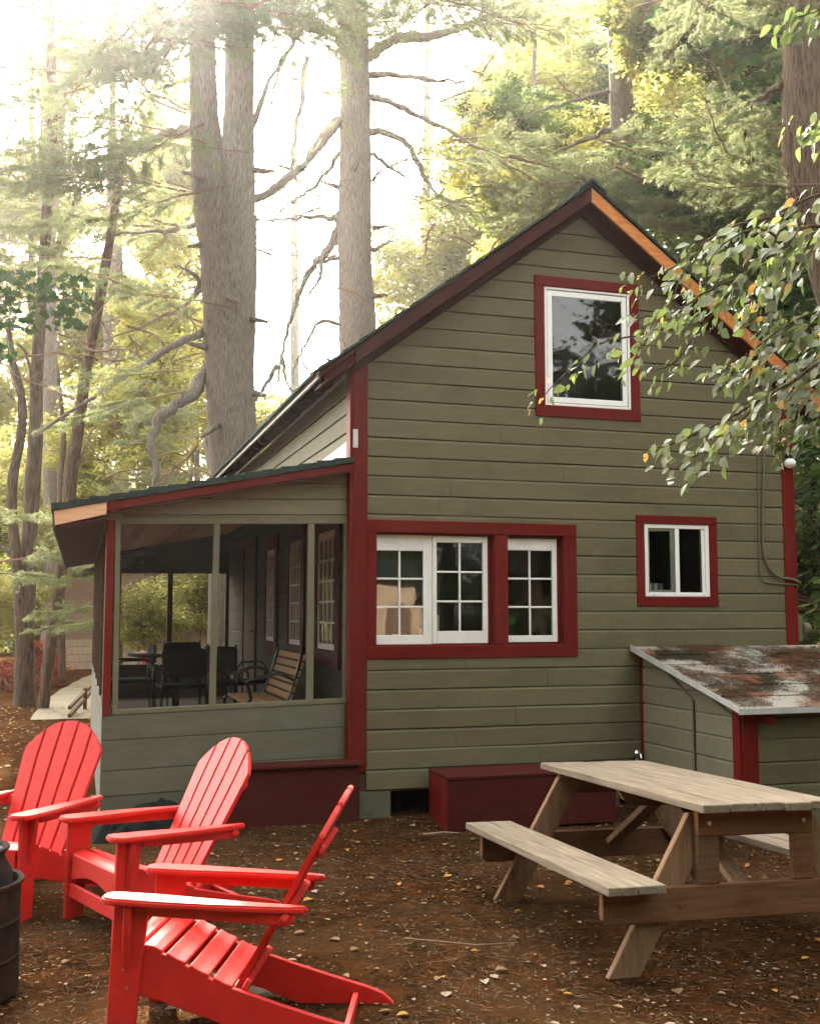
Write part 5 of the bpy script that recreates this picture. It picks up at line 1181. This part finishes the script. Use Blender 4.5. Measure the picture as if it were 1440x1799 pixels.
# ================================================================== fence, neighbour house, things beyond
def picket_fence(a, c, h, label, z=0, w=.09, gap=.02):
    a, c = Vector(a), Vector(c); t = thing('picket_fence', label, 'fence', (a.x, a.y, z)); n = int((c-a).length/(w+gap)); d = (c-a).normalized(); ang = math.atan2(d.y, d.x)
    b = MB(); b.prism([(0, 0), (w, 0), (w, h-.06), (w/2, h), (0, h-.06)], -.01, .01, 'y'); me = b.mesh('picket', FENCEW)
    for i in range(min(n, 290)):
        p = d*(i*(w+gap)); link('picket', me, t, (p.x, p.y, random.uniform(-.02, .02)), (0, 0, ang))
    for hz in (.25*h, .8*h):
        b = MB(Matrix.Rotation(ang, 4, 'Z')); b.box(0, (c-a).length, .011, .05, hz, hz+.08); b.build('rail', FENCEW, t)
    for i in range(int((c-a).length/2.4)+1):
        b = MB(Matrix.Rotation(ang, 4, 'Z')); b.box(i*2.4, i*2.4+.12, .051, .15, 0, h+.1); b.build('fence_post', FENCEW, t)
picket_fence((1.3, 25, 0), (7.5, 24.5, 0), 1.15, 'grey-brown picket fence seen through the far screens of the porch', z=.06)
def board_fence(a, c, h, label):
    a, c = Vector(a), Vector(c); t = thing('board_fence', label, 'fence', (a.x, a.y, .0)); d = (c-a).normalized(); ang = math.atan2(d.y, d.x); M = Matrix.Rotation(ang, 4, 'Z'); L = (c-a).length
    for i in range(4): bx('fence_board', FENCEW, t, 0, L, 0, .03, i*h/4, (i+1)*h/4-.02, .0, M=M)
    for i in range(int(L/2)+1): bx('fence_post', FENCEW, t, i*2, i*2+.1, -.06, -.002, 0, h+.1, .0, M=M)
board_fence((-.7, 31.5, 0), (1.6, 32.5, 0), .85, 'weathered horizontal board fence beyond the pale path')
nh = thing('neighbour_house', 'brown house with a white-framed window beyond the fence', 'house', (4.4, 33, -.1))
bx('wall', BROWNH, nh, -5.5, 1.6, 0, 5, 0, 3.4, .0); b = MB(); b.prism([(-5.9, 3.4), (2.0, 3.4), (2.0, 3.5), (-1.9, 5.4), (-5.9, 3.5)], -.4, 5.4, 'y'); b.build('roof', GREYROOF, nh)
wn = bx('window', WHITE, nh, -3.0, -1.9, -.05, -.002, 1.40, 1.98, .0); bx('pane', GLASS, wn, -2.93, -2.48, -.06, -.051, 1.46, 1.92, .0); bx('pane', GLASS, wn, -2.42, -1.97, -.06, -.051, 1.46, 1.92, .0)
rt_ = thing('garden_table', 'red covered garden table behind the porch', 'table', (1.5, 18.6, .04))
bx('tabletop', CANVAS, rt_, -.55, .55, -.4, .4, .82, .90, .02)
for x in (-.45, .45):
    for y in (-.3, .3): bx('leg', CANVAS, rt_, x-.03, x+.03, y-.03, y+.03, 0, .82, .0)
pr_ = thing('path_railing', 'low brown railing beside the pale path at the porch corner', 'railing', (-.12, 17.4, 0))
for dz in (0, .12): 
    b = MB(); b.beam((0, 0, .03+dz), (.62, 4.0, .42+dz), .05, .05); b.build('rail', DARKWOOD, pr_)
bx('railing_post', DARKWOOD, pr_, .2, .26, 1.4, 1.46, -.3, .35, .0)
gr = thing('neighbour_garage', 'pale grey roofed garage at the right edge beyond the cottage', 'garage', (14.2, 21, 0))
b = MB(); b.prism([(-1.2, 1.45), (5, 1.45), (5, 2.3), (-1.2, 2.3)], 0, .0, 'y') if False else b.add([(-1.2, -.3, 1.05), (5, -.3, 1.05), (5, 3, 1.95), (-1.2, 3, 1.95), (-1.2, -.3, .98), (5, -.3, .98), (5, 3, 1.88), (-1.2, 3, 1.88)], [(0, 1, 2, 3), (7, 6, 5, 4), (0, 4, 5, 1), (0, 3, 7, 4), (1, 5, 6, 2), (2, 6, 7, 3)])
b.build('roof', GREYROOF, gr); bx('wall', PAPER, gr, -1, 4.8, 0, 2.9, -.3, .98, .0)
# ================================================================== CHERRY TREE reaching in from the right
def cherry_leaf(kind, seed):
    r = random.Random(seed); b = MB(); n = 6; L = 1.0; cup = r.uniform(.12, .3); droop = r.uniform(.1, .35); tw = r.uniform(-.5, .5)
    vs = []
    for i in range(n+1):
        t = i/n; wd = .30*math.sin(math.pi*min(1, t*1.03))**.75*(1-.35*t)*1.25; y = L*t; z = -droop*t*t; a = tw*t
        for s in (-1, 0, 1):
            X = s*wd*(1+.05*r.uniform(-1, 1)); Z = cup*abs(X); vs.append((X*math.cos(a)-Z*math.sin(a), y, z+X*math.sin(a)+Z*math.cos(a)))
    fs = []
    for i in range(n):
        for k in range(2):
            if kind == 2 and r.random() < .12: continue
            fs.append((i*3+k, i*3+k+1, (i+1)*3+k+1, (i+1)*3+k))
    b.add(vs, fs); b.tube([(0, 0, 0), (0, -.18, .03)], .012, 4, cap=False)
    return b.mesh('leaf', (CHERRYG, CHERRYP, CHERRYY)[kind if kind < 3 else 0], smooth=True, fix=False)
CL = [[cherry_leaf(k, s+10*k) for s in range(4)] for k in range(3)]
dc = 5.4
cpos = P(2050, 1500, 5.6)
ct = thing('cherry_tree', 'leafy cherry tree reaching in from the right with spotted green and yellow leaves', 'cherry tree', (cpos.x, cpos.y, 0))
trunk_obj(ct, [Vector((cpos.x, cpos.y, -.1)), P(2040, 1000, 5.6), P(1980, 500, 5.6), P(1950, 0, 5.6)], [.13, .11, .09, .05], BARKD, 12)
BR = [  # (points with depth offsets, base radius, leaf spread, leaves per 100px, share pale)
 (((1975, 480), (1700, 420), (1440, 395), (1380, 430), (1310, 480), (1235, 515), (1170, 555), (1110, 555)), 12, .35), (((1235, 515), (1175, 560), (1120, 590), (1060, 600), (1010, 640), (960, 690), (940, 712)), 6, .1),
 (((1975, 500), (1700, 560), (1480, 620), (1400, 665), (1330, 705), (1260, 745), (1190, 775), (1130, 795)), 12, .7), (((1400, 665), (1340, 640), (1290, 640), (1255, 655)), 7, .7), (((1330, 705), (1270, 770), (1220, 800), (1175, 830)), 6, .4),
 (((1960, 300), (1650, 320), (1440, 340), (1360, 380), (1280, 400), (1220, 440), (1160, 480), (1100, 490)), 10, .5), (((1310, 480), (1260, 540), (1220, 590), (1180, 640), (1140, 650)), 6, .3), (((1220, 440), (1190, 500), (1170, 545), (1130, 600), (1110, 640)), 5, .2),
 (((1965, 400), (1700, 480), (1500, 530), (1400, 560), (1330, 610), (1300, 650)), 9, .6), (((1960, 600), (1650, 720), (1480, 720), (1410, 750), (1370, 790)), 8, .2), (((1960, 100), (1650, 60), (1500, 20), (1430, 20), (1380, 40)), 8, .0), (((1960, 250), (1600, 240), (1460, 230), (1400, 215)), 7, .0),
 (((1380, 430), (1330, 400), (1270, 430), (1230, 480)), 6, .5), (((1480, 620), (1430, 580), (1380, 560), (1340, 540)), 7, .6), (((1440, 395), (1400, 460), (1370, 520)), 6, .5)]
ln_ = 0; rest = []
BR += [(((1975, 560), (1700, 600), (1500, 600), (1430, 610), (1370, 650)), 9, .8), (((1975, 620), (1700, 640), (1500, 660), (1440, 680), (1380, 720), (1330, 760)), 9, .8), (((1975, 440), (1600, 400), (1470, 400), (1400, 440), (1340, 500), (1320, 560)), 8, .6)]
for q, r_, pale in BR:
    off = random.uniform(-.35, .35)
    pts = smooth_path([P(x, y, dc+off) for x, y in q], 8)
    limb(ct, pts[::4]+[pts[-1]], r_*.0009+.002, .0015, m=BARKD, sub=3, name='twig', twigs=False)
    tot = sum((pts[i+1]-pts[i]).length for i in range(len(pts)-1)); i = 0
    for i, p in enumerate(pts):
        pxx = CX+F_PX*((p-Vector((0, 0, EYE))).dot(RT))/((p-Vector((0, 0, EYE))).dot(FW))
        if pxx > 1470: continue
        dirn = (pts[min(i+1, len(pts)-1)]-pts[max(i-1, 0)]).normalized()
        for k in range(3 if r_ > 6 else 2):
            u = random.random(); kind = 2 if u < .08 else (1 if u < .08+pale else 0)
            s = (random.uniform(.05, .10) if pxx > 1300 else random.uniform(.04, .09))*(1.0 if kind != 2 else .8)*(1 if pxx > 1250 else .85)
            if pxx < 1180 and random.random() < .45: continue
            a = math.atan2(dirn.y, dirn.x)-math.pi/2+random.uniform(-1.0, 1.0)
            o = (random.choice(CL[kind]), p+Vector((random.uniform(-.05, .05), random.uniform(-.09, .09), random.uniform(-.10, .03))), (random.uniform(-1.45, -.1), random.uniform(-.9, .9), a), s)
            rest.append(o)
random.shuffle(rest)
for me, p, rot, s in rest[:290]: link('leaf', me, ct, p-Vector(ct.location), rot, s)
if len(rest) > 290:
    b = MB(); mats_ = [CHERRYG, CHERRYP, CHERRYY]
    for me, p, rot, s in rest[290:]:
        from mathutils import Euler
        M = Matrix.Translation(p-Vector(ct.location)) @ Euler(rot).to_matrix().to_4x4() @ Matrix.Scale(s, 4)
        b.cur = mats_.index(me.materials[0]); b.add([M @ q.co for q in me.vertices], [tuple(f_.vertices) for f_ in me.polygons])
    o = b.build('foliage', mats_, ct, smooth=True, fix=False); o['kind'] = 'stuff'
print('cherry leaves', len(rest))
# ================================================================== HAZE
hb = MB(); hb.box(-142, 142, -62, 192, -1.6, 26); HZ = bpy.data.materials.new('haze_air'); HZ.use_nodes = True; nt = HZ.node_tree; nt.nodes.remove(nt.nodes['Principled BSDF'])
pv = node(nt, 'ShaderNodeVolumePrincipled'); pv.inputs['Color'].default_value = (1, .98, .95, 1); pv.inputs['Density'].default_value = HAZE_DENSITY; pv.inputs['Anisotropy'].default_value = HAZE_ANISO
nt.links.new(pv.outputs[0], nt.nodes['Material Output'].inputs['Volume'])
if HAZE_DENSITY > 0: tag(hb.build('haze', HZ), kind='stuff')
